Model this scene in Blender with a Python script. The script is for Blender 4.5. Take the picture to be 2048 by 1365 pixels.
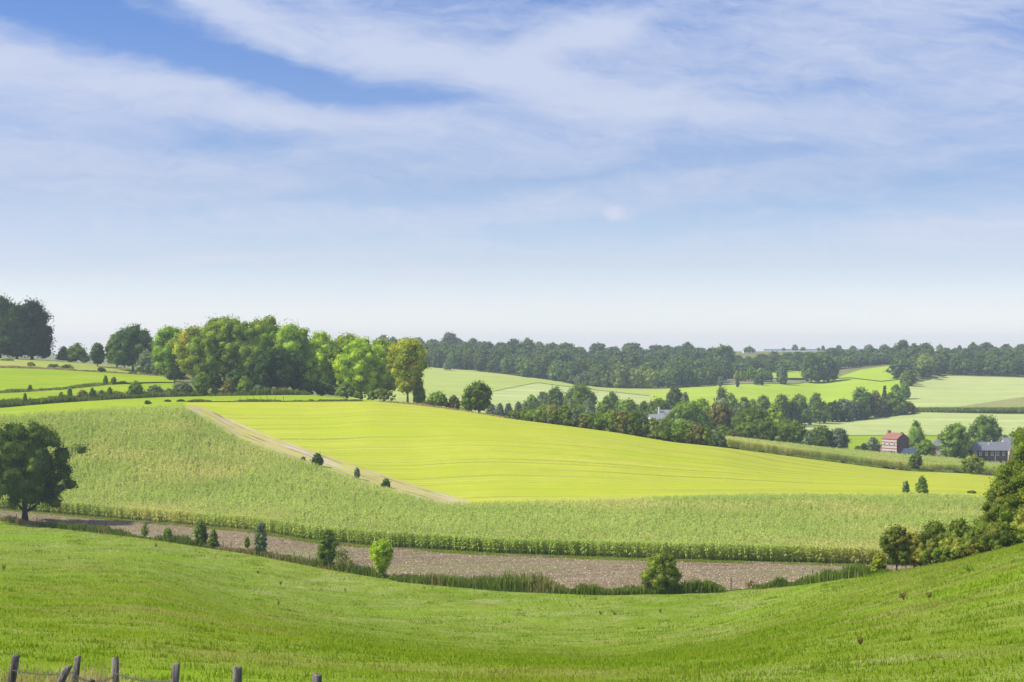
import bpy, math, random
import numpy as np
PI = math.pi
scene = bpy.context.scene
col = scene.collection
for o in list(bpy.data.objects):
    bpy.data.objects.remove(o)

# ------------------------------------------------------------------ camera
F = 3248.0          # focal length in photo pixels (2048 wide)
HR = 700.0          # row of the eye-level horizon
cam_d = bpy.data.cameras.new('camera')
cam = bpy.data.objects.new('camera', cam_d); col.objects.link(cam)
cam_d.sensor_width = 36.0
cam_d.lens = F / 2048.0 * 36.0
cam_d.shift_y = (HR - 682.5) / 2048.0
cam_d.clip_start = 0.5
cam_d.clip_end = 60000
cam.location = (0, 0, 0)
cam.rotation_euler = (PI / 2, 0, 0)
scene.camera = cam

# ------------------------------------------------------------------ light
SUN_AZ = math.radians(-97)      # left of the view direction, a little beyond
SUN_EL = math.radians(49)
sun_dir = (math.sin(SUN_AZ) * math.cos(SUN_EL), math.cos(SUN_AZ) * math.cos(SUN_EL), math.sin(SUN_EL))
sun_d = bpy.data.lights.new('sun', 'SUN')
sun_d.energy = 4.6
sun_d.angle = math.radians(0.55)
sun_d.color = (1.0, 0.95, 0.86)
sun = bpy.data.objects.new('sun', sun_d); col.objects.link(sun)
from mathutils import Vector, Matrix
sun.rotation_euler = Vector(sun_dir).to_track_quat('Z', 'Y').to_euler()
sun.location = (-200, 100, 200)

scene.view_settings.view_transform = 'Standard'
scene.view_settings.look = 'None'
scene.view_settings.exposure = 0.35
scene.view_settings.gamma = 1.0

# ---- node helper
class NT:
    def __init__(s, nt): s.nt = nt; s.n = nt.nodes; s.l = nt.links
    def new(s, t, **k):
        n = s.n.new(t)
        for a, b in k.items(): setattr(n, a, b)
        return n
    def put(s, sock, v):
        if isinstance(v, bpy.types.NodeSocket): s.l.new(v, sock)
        elif v is not None:
            if isinstance(v, tuple) and len(v) == 3 and sock.type == 'RGBA': v = v + (1,)
            sock.default_value = v
    def math(s, op, a, b=None, c=None, clamp=False):
        n = s.new('ShaderNodeMath', operation=op, use_clamp=clamp)
        s.put(n.inputs[0], a)
        if b is not None: s.put(n.inputs[1], b)
        if c is not None: s.put(n.inputs[2], c)
        return n.outputs[0]
    def vmath(s, op, a, b=None):
        n = s.new('ShaderNodeVectorMath', operation=op)
        s.put(n.inputs[0], a)
        if b is not None: s.put(n.inputs[1], b)
        return n.outputs[0]
    def comb(s, x, y, z=0.0):
        n = s.new('ShaderNodeCombineXYZ')
        s.put(n.inputs[0], x); s.put(n.inputs[1], y); s.put(n.inputs[2], z)
        return n.outputs[0]
    def sep(s, v):
        n = s.new('ShaderNodeSeparateXYZ'); s.put(n.inputs[0], v); return n.outputs
    def noise(s, vec, scale=1.0, detail=4.0, rough=0.5, dist=0.0):
        n = s.new('ShaderNodeTexNoise')
        s.put(n.inputs['Vector'], vec); n.inputs['Scale'].default_value = scale
        n.inputs['Detail'].default_value = detail; n.inputs['Roughness'].default_value = rough
        n.inputs['Distortion'].default_value = dist
        return n.outputs['Fac']
    def mix(s, fac, a, b, mode='MIX'):
        n = s.new('ShaderNodeMix', data_type='RGBA', blend_type=mode)
        s.put(n.inputs[0], fac); s.put(n.inputs[6], a); s.put(n.inputs[7], b)
        return n.outputs[2]
    def ramp(s, fac, stops):
        n = s.new('ShaderNodeValToRGB'); s.put(n.inputs[0], fac)
        e = n.color_ramp.elements
        while len(e) < len(stops): e.new(0.5)
        for i, (p, c) in enumerate(stops):
            e[i].position = p
            e[i].color = (c if isinstance(c, tuple) else (c, c, c)) + (1,)
        return n.outputs[0]
    def mr(s, v, a, b, c=0.0, d=1.0, interp='SMOOTHSTEP'):
        n = s.new('ShaderNodeMapRange', interpolation_type=interp)
        s.put(n.inputs[0], v); n.inputs[1].default_value = a; n.inputs[2].default_value = b
        n.inputs[3].default_value = c; n.inputs[4].default_value = d
        return n.outputs[0]

# ------------------------------------------------------------------ world
world = bpy.data.worlds.new('World'); scene.world = world
world.use_nodes = True
w = NT(world.node_tree); w.n.clear()
sky = w.new('ShaderNodeTexSky', sky_type='NISHITA')
sky.sun_disc = False
sky.sun_elevation = SUN_EL
sky.sun_rotation = SUN_AZ
sky.altitude = 100; sky.air_density = 1.0; sky.dust_density = 0.6; sky.ozone_density = 3.0
tc = w.new('ShaderNodeTexCoord')
dx, dy, dz = w.sep(tc.outputs['Generated'])
yy = w.math('ADD', w.math('ABSOLUTE', dy), 0.06)
A = w.math('DIVIDE', dx, yy); E = w.math('DIVIDE', dz, yy)
AE = w.comb(A, E, 0.3)
# gentle warp so that every cloud edge is ragged
wn = w.new('ShaderNodeTexNoise'); w.put(wn.inputs['Vector'], w.vmath('MULTIPLY', AE, (9.0, 18.0, 1.0)))
wn.inputs['Scale'].default_value = 1.0; wn.inputs['Detail'].default_value = 5; wn.inputs['Roughness'].default_value = 0.55
woff = w.vmath('MULTIPLY', w.vmath('SUBTRACT', wn.outputs['Color'], (0.5, 0.5, 0.5)), (0.060, 0.032, 0.0))
AW = w.vmath('ADD', AE, woff)
ax, ey, _ = w.sep(AW)
def blob(px, row, ra, rb, rot, amp):
    """soft ellipse of cloud (amp>0) or clear sky (amp<0) in a direction of the sky; rot in degrees, + is down to the right"""
    a0 = (px - 1024) / F; e0 = (HR - row) / F
    c, s_ = math.cos(math.radians(-rot)), math.sin(math.radians(-rot))
    u = w.math('SUBTRACT', ax, a0); v = w.math('SUBTRACT', ey, e0)
    p = w.math('MULTIPLY_ADD', u, c * F / ra, w.math('MULTIPLY', v, s_ * F / ra))
    q = w.math('MULTIPLY_ADD', u, -s_ * F / rb, w.math('MULTIPLY', v, c * F / rb))
    d = w.math('MULTIPLY_ADD', p, p, w.math('MULTIPLY', q, q))
    g = w.math('POWER', 2.718, w.math('MULTIPLY', d, -1.0))
    return w.math('MULTIPLY', g, amp * 0.86)
BLOBS = [  # px, row, ra, rb, rot, amp
    (40, 30, 210, 50, 10, -0.75), (250, 85, 260, 42, 14, -0.72), (520, 160, 220, 36, 12, -0.75), (700, 200, 190, 34, 8, -0.70), (900, 228, 130, 18, 4, -0.35),
    (330, 20, 120, 26, 22, -0.45), (1120, 25, 190, 34, 6, -0.60), (1390, 10, 150, 22, -4, -0.45), (880, 30, 90, 18, 12, -0.25),
    (500, 300, 150, 20, -3, -0.45), (560, 420, 260, 20, -7, -0.30), (1480, 330, 330, 22, -5, -0.35), (1500, 450, 560, 34, -4, -0.45), (900, 400, 260, 18, -6, -0.25),
    (1850, 370, 260, 30, -6, -0.35), (1980, 110, 120, 40, 10, -0.25), (700, 490, 420, 18, -3, -0.25), (1650, 210, 160, 14, -6, -0.2),
    (500, 62, 250, 30, 24, 0.45), (820, 130, 300, 42, 14, 0.45), (1130, 190, 260, 34, 10, 0.42), (1210, 95, 130, 24, -18, 0.60), (1060, 130, 120, 30, -20, 0.35), (440, 12, 120, 18, 14, 0.3),
    (120, 170, 260, 44, 15, 0.42), (430, 215, 240, 26, 9, 0.42), (640, 262, 260, 20, 5, 0.32), (1300, 250, 380, 24, 3, 0.25), (1640, 90, 420, 60, -10, 0.28), (1900, 190, 240, 30, -8, 0.2),
    (120, 330, 330, 40, 5, 0.22), (1000, 300, 420, 22, -3, 0.15), (1230, 437, 20, 12, 0, 1.0), (1245, 446, 26, 7, 0, 0.4), (870, 570, 58, 10, -3, 1.9), (905, 562, 30, 7, 0, 0.9), (430, 535, 190, 9, -3, 0.4), (2000, 465, 160, 7, -3, 0.45), (1490, 452, 26, 8, 0, 0.3),
]
acc = None
for b in BLOBS:
    g = blob(*b); acc = g if acc is None else w.math('ADD', acc, g)
# streaky wisps, seen in perspective (compressed towards the horizon) and combed along a slight diagonal
rotm = w.new('ShaderNodeMapping'); w.put(rotm.inputs['Vector'], AW)
rotm.inputs['Rotation'].default_value = (0, 0, math.radians(9)); rotm.inputs['Scale'].default_value = (7.0, 46.0, 1.0)
wisp = w.noise(rotm.outputs[0], 1.0, 8.0, 0.60, 0.6)
rotm2 = w.new('ShaderNodeMapping'); w.put(rotm2.inputs['Vector'], AW)
rotm2.inputs['Rotation'].default_value = (0, 0, math.radians(14)); rotm2.inputs['Scale'].default_value = (14.0, 34.0, 1.0)
wisp2 = w.noise(rotm2.outputs[0], 2.2, 8.0, 0.65, 0.9)
rotm3 = w.new('ShaderNodeMapping', vector_type='TEXTURE'); w.put(rotm3.inputs['Vector'], AW)
rotm3.inputs['Rotation'].default_value = (0, 0, math.radians(-13)); rotm3.inputs['Scale'].default_value = (1 / 16.0, 1 / 110.0, 1.0)
wisp3 = w.noise(rotm3.outputs[0], 1.0, 8.0, 0.68, 0.5)
cov = w.math('ADD', acc, 0.57)
cov = w.math('MULTIPLY_ADD', w.math('SUBTRACT', wisp3, 0.5), 0.55, cov)
cov = w.math('MULTIPLY_ADD', w.math('SUBTRACT', wisp, 0.5), 0.95, cov)
cov = w.math('MULTIPLY_ADD', w.math('SUBTRACT', wisp2, 0.5), 0.62, cov)
cov = w.mr(cov, -0.05, 1.15, 0.0, 1.0, 'SMOOTHSTEP')
fade = w.mr(E, 0.015, 0.075, 0.0, 1.0)
fade = w.math('MULTIPLY_ADD', fade, 0.70, 0.30)
cov = w.math('MULTIPLY', cov, fade)
skyc = sky.outputs[0]
tint = w.ramp(w.math('MULTIPLY', E, 4.0), [(0.0, (1.90, 1.90, 2.35)), (0.08, (1.55, 1.52, 1.80)), (0.20, (1.10, 1.07, 1.28)), (0.40, (0.84, 0.84, 1.06)), (0.9, (0.54, 0.69, 1.06))])
skyc = w.mix(1.0, skyc, tint, 'MULTIPLY')
cloudc = w.ramp(w.math('MULTIPLY', E, 4.0), [(0.0, (0.85, 0.89, 0.97)), (0.4, (0.61, 0.68, 0.87)), (0.9, (0.60, 0.68, 0.90))])
cloudc = w.vmath('MULTIPLY', cloudc, (7.6, 7.6, 7.6))
full = w.mix(cov, skyc, cloudc)
bg = w.new('ShaderNodeBackground'); w.put(bg.inputs['Color'], full); bg.inputs['Strength'].default_value = 0.10
out = w.new('ShaderNodeOutputWorld'); w.l.new(bg.outputs[0], out.inputs['Surface'])

# ------------------------------------------------------------------ terrain height field
rng = np.random.default_rng(7)
random.seed(7)
def line(pts):
    p = np.array(pts, float); g = np.arange(-1600, 3601, 10.0)
    y = np.interp(g, p[:, 0], p[:, 1]); r = np.interp(g, p[:, 0], p[:, 2])
    k = np.array([1, 2, 3, 2, 1.0]); k /= k.sum()
    def sm(a):
        a = np.pad(a, 2, mode='edge'); return np.convolve(a, k, 'valid')
    return g, sm(y), sm(r)
LN = {
 'L1': [(-300,340,1020),(0,300,1042),(100,290,1055),(300,265,1078),(500,245,1108),(650,230,1137),(800,215,1162),(1000,205,1180),(1200,198,1188),(1450,195,1183),(1600,190,1170),(1750,180,1150),(1900,165,1125),(2048,150,1090),(2400,120,1020)],
 'L2': [(-300,340,1005),(0,325,1018),(150,315,1032),(300,300,1045),(500,275,1062),(620,260,1082),(760,250,1094),(1000,238,1108),(1300,230,1118),(1500,228,1123),(1740,225,1130),(2048,220,1135),(2400,215,1135)],
 'L3': [(-300,440,835),(0,440,829),(150,445,818),(300,450,811),(370,445,811),(480,410,876),(602,380,919),(759,350,972),(886,328,1006),(1000,325,1004),(1200,330,998),(1480,340,988),(1900,345,988),(2048,345,995),(2400,345,1000)],
 'L5': [(-300,455,829),(0,452,823),(228,462,806),(370,465,805),(600,470,804),(750,472,803),(838,470,811),(930,462,823),(1020,455,838),(1125,450,851),(1236,448,866),(1340,447,884),(1454,450,896),(1640,480,921),(1740,490,934),(1819,500,943),(1939,505,948),(2048,505,958),(2400,505,965)],
 'L6': [(-300,475,823),(0,470,816),(100,478,807),(228,490,799),(330,500,794),(520,500,791),(620,498,790),(700,492,797),(750,488,801),(838,486,811),(930,478,823),(1020,470,838),(1125,463,852),(1236,460,868),(1340,459,886),(1454,460,894),(1640,490,918),(1740,501,931),(1819,511,939),(1939,517,944),(2048,517,953),(2400,517,960)],
 'L7': [(-300,490,812),(0,485,803),(100,495,797),(228,510,789),(330,515,786),(520,520,786),(700,520,796),(838,520,812),(930,520,827),(1020,515,842),(1125,510,858),(1236,510,872),(1340,515,882),(1454,525,886),(1640,575,906),(1756,600,915),(1879,610,924),(2008,615,938),(2400,615,945)],
 'L8': [(-300,520,795),(0,515,785),(100,525,780),(228,545,768),(330,550,765),(520,560,772),(700,590,800),(838,620,825),(1020,640,850),(1236,650,870),(1454,650,895),(1640,650,904),(1756,655,907),(1879,670,912),(2008,680,915),(2400,680,920)],
 'L9': [(-300,640,750),(0,620,735),(100,630,738),(228,640,746),(330,640,753),(520,700,770),(700,780,810),(838,830,830),(1020,840,832),(1236,850,838),(1454,860,850),(1640,850,862),(1756,850,868),(1879,850,874),(2008,850,880),(2400,850,880)],
 'L10': [(-300,720,730),(0,700,716),(100,700,721),(228,690,733),(330,690,746),(520,900,790),(700,980,800),(838,1000,790),(1020,1000,797),(1236,1000,799),(1454,1000,812),(1640,1000,836),(1756,1000,830),(1879,1000,822),(2008,1000,824),(2400,1000,820)],
 'L11': [(-300,1100,745),(0,1100,745),(228,1150,750),(520,1200,745),(700,1270,730),(838,1300,733),(960,1270,743),(1100,1220,761),(1200,1180,776),(1310,1180,778),(1400,1200,774),(1454,1240,766),(1532,1300,758),(1640,1350,757),(1720,1380,744),(1799,1400,736),(1895,1380,750),(2048,1350,754),(2400,1350,750)],
 'L12': [(-300,2000,722),(700,2000,716),(860,2000,706),(1500,2000,703),(1700,2000,703),(1900,2000,706),(2400,2000,704)],
 'L13': [(-300,2700,710),(700,2700,706),(1200,2700,701),(2400,2700,701)],
 'L14': [(-300,6000,706),(2400,6000,706)],
 'L15': [(-300,30000,702),(2400,30000,702)],
}
G = {k: line(v) for k, v in LN.items()}
def LY(k, px): return np.interp(px, G[k][0], G[k][1])
def LR(k, px): return np.interp(px, G[k][0], G[k][2])
def pchip(x, y, xi):
    h = np.diff(x); d = np.diff(y) / h
    m = np.zeros_like(y)
    for i in range(1, len(x) - 1):
        if d[i - 1] * d[i] > 0:
            w1 = 2 * h[i] + h[i - 1]; w2 = h[i] + 2 * h[i - 1]
            m[i] = (w1 + w2) / (w1 / d[i - 1] + w2 / d[i])
    m[0] = d[0]; m[-1] = d[-1]
    k = np.clip(np.searchsorted(x, xi) - 1, 0, len(x) - 2)
    t = (xi - x[k]) / h[k]
    return ((1 + 2 * t) * (1 - t) ** 2 * y[k] + t * (1 - t) ** 2 * h[k] * m[k]
            + t * t * (3 - 2 * t) * y[k + 1] + t * t * (t - 1) * h[k] * m[k + 1])
PXG = np.arange(-1600, 3601, 20.0)
LYG = np.linspace(math.log(1.0), math.log(30000.0), 1100)
YG = np.exp(LYG)
HT = np.zeros((len(PXG), len(YG)))
for i, px in enumerate(PXG):
    ys = [0.9, 15.0]; zs = [-1.7, -3.8]
    for k in LN:
        Y = LY(k, px); r = LR(k, px)
        ys.append(Y); zs.append(-(r - HR) / F * Y)
    HT[i] = pchip(np.array(ys), np.array(zs), YG)
def vnoise(x, y, seed=0):
    r = np.random.default_rng(seed).random((64, 64))
    xi = np.floor(x).astype(int); yi = np.floor(y).astype(int)
    fx = x - xi; fy = y - yi; fx = fx * fx * (3 - 2 * fx); fy = fy * fy * (3 - 2 * fy)
    g = lambda a, b: r[a % 64, b % 64]
    return (g(xi, yi) * (1 - fx) + g(xi + 1, yi) * fx) * (1 - fy) + (g(xi, yi + 1) * (1 - fx) + g(xi + 1, yi + 1) * fx) * fy
def HPY(px, Y):
    px = np.asarray(px, float); Y = np.asarray(Y, float)
    a = np.clip((px - PXG[0]) / 20.0, 0, len(PXG) - 1.001); b = np.clip((np.log(Y) - LYG[0]) / (LYG[1] - LYG[0]), 0, len(YG) - 1.001)
    i = a.astype(int); j = b.astype(int); u = a - i; v = b - j
    return (HT[i, j] * (1 - u) + HT[i + 1, j] * u) * (1 - v) + (HT[i, j + 1] * (1 - u) + HT[i + 1, j + 1] * u) * v
def H(x, y):
    y = np.maximum(np.asarray(y, float), 1.0)
    return HPY(np.asarray(x) * F / y + 1024, y)
def hit(px, row, y0=10.0):
    """distance at which the sight line through a photo point meets the land"""
    ys = np.exp(np.linspace(math.log(y0), math.log(3000.0), 3000))
    r = HR - HPY(np.full_like(ys, px), ys) * F / ys
    if not (r <= row).any(): return float(ys[np.argmin(r)])
    return float(ys[np.argmax(r <= row)])
def X(px, Y): return (px - 1024.0) / F * Y

# ------------------------------------------------------------------ mesh helpers
def link(name, me, m=None, parent=None):
    o = bpy.data.objects.new(name, me); col.objects.link(o)
    if m is not None: me.materials.append(m)
    if parent is not None: o.parent = parent
    return o
def mesh_np(name, V, Fq, Ft=None, smooth=False):
    """V (n,3); Fq (m,4) and Ft (k,3) index arrays"""
    me = bpy.data.meshes.new(name)
    V = np.asarray(V, np.float32)
    parts = []; starts = []; n = 0
    loops = []
    if Fq is not None and len(Fq):
        Fq = np.asarray(Fq, np.int32); loops.append(Fq.ravel()); starts.append(np.arange(len(Fq), dtype=np.int32) * 4); n = Fq.size
    if Ft is not None and len(Ft):
        Ft = np.asarray(Ft, np.int32); loops.append(Ft.ravel()); starts.append(n + np.arange(len(Ft), dtype=np.int32) * 3)
    loops = np.concatenate(loops); starts = np.concatenate(starts)
    me.vertices.add(len(V)); me.vertices.foreach_set('co', V.ravel())
    me.loops.add(len(loops)); me.loops.foreach_set('vertex_index', loops)
    me.polygons.add(len(starts)); me.polygons.foreach_set('loop_start', starts)
    if smooth: me.polygons.foreach_set('use_smooth', np.ones(len(starts), bool))
    me.update(calc_edges=True)
    return me
def tag(o, label=None, cat=None, group=None, kind=None):
    if label: o['label'] = label
    if cat: o['category'] = cat
    if group: o['group'] = group
    if kind: o['kind'] = kind
    return o
def empty(name, loc, rz=0.0):
    o = bpy.data.objects.new(name, None); col.objects.link(o)
    o.location = loc; o.rotation_euler = (0, 0, rz); o.empty_display_size = 0.5
    return o

# ------------------------------------------------------------------ materials
def new_mat(name):
    m = bpy.data.materials.new(name); m.use_nodes = True
    t = NT(m.node_tree); t.n.clear()
    return m, t
def finish(t, shader):
    o = t.new('ShaderNodeOutputMaterial'); t.l.new(shader, o.inputs['Surface'])
def mat_plain(name, c, rough=0.8, var=0.25, scale=2.0, metallic=0.0, spec=0.3):
    m, t = new_mat(name)
    g = t.new('ShaderNodeNewGeometry')
    n = t.noise(g.outputs['Position'], scale, 5, 0.6)
    c1 = tuple(v * (1 - var) for v in c); c2 = tuple(min(1, v * (1 + var)) for v in c)
    cc = t.mix(n, c1, c2)
    p = t.new('ShaderNodeBsdfPrincipled'); t.put(p.inputs['Base Color'], cc)
    p.inputs['Roughness'].default_value = rough; p.inputs['Metallic'].default_value = metallic
    p.inputs['Specular IOR Level'].default_value = spec
    finish(t, p.outputs[0]); return m
def mat_leaf(name, c1, c2, c3=None, trans=0.35, scale=0.35, rnd=0.25, gloss=0.0, var=0.9):
    """leaf material: diffuse + translucent, colour changing over the crown and from tree to tree"""
    m, t = new_mat(name)
    g = t.new('ShaderNodeNewGeometry')
    oi = t.new('ShaderNodeObjectInfo')
    n = t.noise(g.outputs['Position'], scale, 3, 0.6)
    n = t.mr(n, 0.3, 0.7, 0, 1, 'LINEAR')
    cc = t.mix(n, c1, c2)
    if c3:
        n2 = t.noise(g.outputs['Position'], scale * 0.45, 2, 0.5)
        cc = t.mix(t.mr(n2, 0.52, 0.68), cc, c3)
    isl = g.outputs['Random Per Island']
    v = t.math('MULTIPLY_ADD', isl, var, 1.0 - var * 0.5)
    v2 = t.math('MULTIPLY_ADD', oi.outputs['Random'], 2 * rnd, 1 - rnd)
    v = t.math('MULTIPLY', v, v2)
    cc = t.vmath('SCALE', cc); 
    t.put(cc.node.inputs['Scale'], v)
    d = t.new('ShaderNodeBsdfDiffuse'); t.put(d.inputs[0], cc)
    tr = t.new('ShaderNodeBsdfTranslucent'); t.put(tr.inputs[0], t.vmath('MULTIPLY', cc, (1.25, 1.15, 0.6)))
    mx = t.new('ShaderNodeMixShader'); mx.inputs[0].default_value = trans
    t.l.new(d.outputs[0], mx.inputs[1]); t.l.new(tr.outputs[0], mx.inputs[2])
    s = mx.outputs[0]
    if gloss:
        gl = t.new('ShaderNodeBsdfGlossy'); gl.inputs['Roughness'].default_value = 0.38; gl.inputs[0].default_value = (0.9, 0.95, 0.85, 1)
        m2 = t.new('ShaderNodeMixShader'); m2.inputs[0].default_value = gloss
        t.l.new(s, m2.inputs[1]); t.l.new(gl.outputs[0], m2.inputs[2]); s = m2.outputs[0]
    finish(t, s); return m
def mat_field(name, a, b, c=None, big=0.012, small=0.6, stripe=None, bump=0.0, fine=None):
    """land: colour a..b in broad soft patches, c in streaks, fine speckle on top"""
    m, t = new_mat(name)
    g = t.new('ShaderNodeNewGeometry'); P = g.outputs['Position']
    n = t.mr(t.noise(P, big, 4, 0.6, 0.4), 0.32, 0.68)
    cc = t.mix(n, a, b)
    n2 = t.noise(P, small, 4, 0.7)
    cc = t.mix(t.mr(n2, 0.35, 0.75), cc, c if c else tuple(v * 0.8 for v in a))
    if stripe:   # (scale along x, scale along y, rotation, colour, lo, hi)
        for (sx, sy, rot, sc, lo, hi) in stripe:
            mp = t.new('ShaderNodeMapping', vector_type='TEXTURE'); t.put(mp.inputs['Vector'], P)
            mp.inputs['Rotation'].default_value = (0, 0, math.radians(rot)); mp.inputs['Scale'].default_value = (1 / sx, 1 / sy, 1000.0)
            k = t.noise(mp.outputs[0], 1.0, 3, 0.6, 0.1)
            cc = t.mix(t.mr(k, lo, hi), cc, sc)
    if fine:
        n3 = t.noise(P, fine[0], 2, 0.7)
        cc = t.mix(t.mr(n3, 0.5, 0.72), cc, fine[1])
    p = t.new('ShaderNodeBsdfDiffuse'); t.put(p.inputs['Color'], cc)
    if bump:
        bn = t.new('ShaderNodeBump'); bn.inputs['Strength'].default_value = 0.6; bn.inputs['Distance'].default_value = bump
        t.put(bn.inputs['Height'], t.noise(P, 1.3, 4, 0.7)); t.l.new(bn.outputs[0], p.inputs['Normal'])
    finish(t, p.outputs[0]); return m

M = {}
M['rough'] = mat_field('rough_grass', (0.13, 0.17, 0.045), (0.20, 0.22, 0.07), (0.24, 0.21, 0.10), 0.03, 0.25)
M['meadow'] = mat_field('meadow_grass', (0.135, 0.215, 0.012), (0.19, 0.255, 0.024), (0.28, 0.30, 0.09), 0.05, 0.30,
    stripe=[(0.09, 0.11, 20, (0.31, 0.31, 0.13), 0.50, 0.74), (0.35, 0.6, 8, (0.12, 0.215, 0.015), 0.54, 0.70), (0.035, 0.05, 20, (0.20, 0.315, 0.02), 0.5, 0.7)], fine=(4.0, (0.15, 0.23, 0.02)), bump=0.15)
M['stubble'] = mat_field('stubble_soil', (0.17, 0.125, 0.072), (0.235, 0.18, 0.108), (0.12, 0.088, 0.052), 0.03, 0.9,
    stripe=[(0.03, 0.5, 4, (0.25, 0.205, 0.145), 0.48, 0.75), (0.02, 0.055, 0, (0.17, 0.175, 0.065), 0.46, 0.70)], fine=(2.2, (0.30, 0.25, 0.19)), bump=0.2)
M['maize_soil'] = mat_field('maize_soil', (0.11, 0.135, 0.045), (0.13, 0.15, 0.055), None, 0.03, 0.9)
M['mown'] = mat_field('mown_field', (0.375, 0.425, 0.026), (0.44, 0.46, 0.045), (0.34, 0.40, 0.03), 0.02, 0.16,
    stripe=[(0.006, 0.70, 1, (0.48, 0.49, 0.10), 0.48, 0.70), (0.005, 1.3, 1, (0.23, 0.25, 0.045), 0.53, 0.66), (0.004, 0.42, 2, (0.25, 0.26, 0.055), 0.565, 0.64), (0.012, 0.05, 1, (0.35, 0.42, 0.025), 0.5, 0.7)], fine=(1.0, (0.38, 0.39, 0.07)))
M['track'] = mat_field('bare_track', (0.42, 0.36, 0.16), (0.44, 0.33, 0.19), (0.36, 0.36, 0.08), 0.05, 0.5,
    stripe=[(0.03, 0.55, 122, (0.47, 0.41, 0.33), 0.50, 0.62), (0.035, 0.85, 122.5, (0.22, 0.175, 0.10), 0.54, 0.63), (0.04, 0.65, 121.5, (0.40, 0.42, 0.06), 0.52, 0.64)])
M['green'] = mat_field('bright_pasture', (0.235, 0.345, 0.014), (0.31, 0.395, 0.025), (0.25, 0.32, 0.03), 0.03, 0.25, stripe=[(0.03, 0.16, -4, (0.20, 0.31, 0.018), 0.50, 0.70), (0.05, 0.5, 4, (0.34, 0.39, 0.06), 0.54, 0.7)])
M['olive'] = mat_field('olive_grass', (0.30, 0.36, 0.07), (0.36, 0.38, 0.10), (0.26, 0.30, 0.06), 0.03, 0.2)
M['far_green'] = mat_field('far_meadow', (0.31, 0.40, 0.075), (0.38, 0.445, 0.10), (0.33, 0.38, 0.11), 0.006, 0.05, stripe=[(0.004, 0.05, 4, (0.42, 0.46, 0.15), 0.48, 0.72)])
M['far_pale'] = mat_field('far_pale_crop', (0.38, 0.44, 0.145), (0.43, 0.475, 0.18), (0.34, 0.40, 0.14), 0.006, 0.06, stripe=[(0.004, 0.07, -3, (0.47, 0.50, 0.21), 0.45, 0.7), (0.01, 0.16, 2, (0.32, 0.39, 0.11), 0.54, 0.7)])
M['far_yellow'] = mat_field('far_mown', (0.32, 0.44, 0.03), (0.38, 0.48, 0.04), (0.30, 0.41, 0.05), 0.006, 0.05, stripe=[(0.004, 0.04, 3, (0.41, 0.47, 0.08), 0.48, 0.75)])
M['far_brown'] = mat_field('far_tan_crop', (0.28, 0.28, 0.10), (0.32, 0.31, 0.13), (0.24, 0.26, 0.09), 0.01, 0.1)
M['heath'] = mat_field('heath', (0.24, 0.24, 0.12), (0.31, 0.27, 0.16), (0.14, 0.18, 0.07), 0.02, 0.12)
M['bark'] = mat_plain('bark', (0.10, 0.075, 0.05), 0.9, 0.4, 3.0)
M['bark_dark'] = mat_plain('dark_bark', (0.05, 0.04, 0.03), 0.9, 0.4, 3.0)
# leaves
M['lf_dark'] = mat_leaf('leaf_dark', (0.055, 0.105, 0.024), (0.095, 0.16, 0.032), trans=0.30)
M['lf_tree'] = mat_leaf('leaf_ash', (0.095, 0.165, 0.030), (0.16, 0.25, 0.040), trans=0.40, scale=0.5)
M['lf_deep'] = mat_leaf('leaf_deep', (0.034, 0.068, 0.018), (0.062, 0.108, 0.024), trans=0.25)
M['lf_mid'] = mat_leaf('leaf_mid', (0.15, 0.24, 0.040), (0.235, 0.34, 0.048), trans=0.40)
M['lf_grey'] = mat_leaf('leaf_grey', (0.15, 0.21, 0.095), (0.23, 0.29, 0.14), trans=0.32)
M['lf_lime'] = mat_leaf('leaf_lime', (0.25, 0.38, 0.032), (0.37, 0.50, 0.040), (0.43, 0.52, 0.045), trans=0.45)
M['lf_yellow'] = mat_leaf('leaf_yellow', (0.26, 0.36, 0.03), (0.46, 0.50, 0.035), (0.62, 0.56, 0.05), trans=0.45)
M['lf_poplar'] = mat_leaf('leaf_poplar', (0.21, 0.35, 0.040), (0.32, 0.47, 0.044), (0.42, 0.52, 0.046), trans=0.45)
M['lf_autumn'] = mat_leaf('leaf_autumn', (0.19, 0.195, 0.05), (0.27, 0.25, 0.06), (0.17, 0.22, 0.045), trans=0.33)
M['lf_hedge'] = mat_leaf('leaf_hedge', (0.13, 0.19, 0.038), (0.20, 0.265, 0.048), (0.28, 0.30, 0.07), trans=0.35, scale=0.5)
M['lf_wood'] = mat_leaf('leaf_wood', (0.095, 0.160, 0.042), (0.16, 0.23, 0.05), (0.25, 0.30, 0.06), trans=0.30, scale=0.05, rnd=0.40)
M['lf_near'] = mat_leaf('leaf_near', (0.14, 0.205, 0.032), (0.25, 0.32, 0.045), (0.34, 0.33, 0.06), trans=0.42, scale=0.6)
M['lf_maize'] = mat_leaf('leaf_maize', (0.34, 0.445, 0.085), (0.44, 0.52, 0.125), (0.50, 0.52, 0.16), trans=0.45, scale=0.05, gloss=0.07, var=0.45)
M['tassel'] = mat_leaf('maize_tassel', (0.46, 0.42, 0.19), (0.54, 0.49, 0.26), trans=0.3, scale=0.1)
M['blade'] = mat_leaf('grass_blade', (0.235, 0.355, 0.020), (0.30, 0.395, 0.032), (0.37, 0.375, 0.11), trans=0.5, scale=0.22, var=0.4)
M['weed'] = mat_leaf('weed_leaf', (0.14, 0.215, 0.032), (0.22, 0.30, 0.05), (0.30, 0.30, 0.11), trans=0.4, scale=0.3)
M['tussock'] = mat_leaf('tussock_blade', (0.17, 0.275, 0.016), (0.23, 0.32, 0.026), (0.33, 0.32, 0.09), trans=0.45, scale=0.12, var=0.4)
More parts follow.
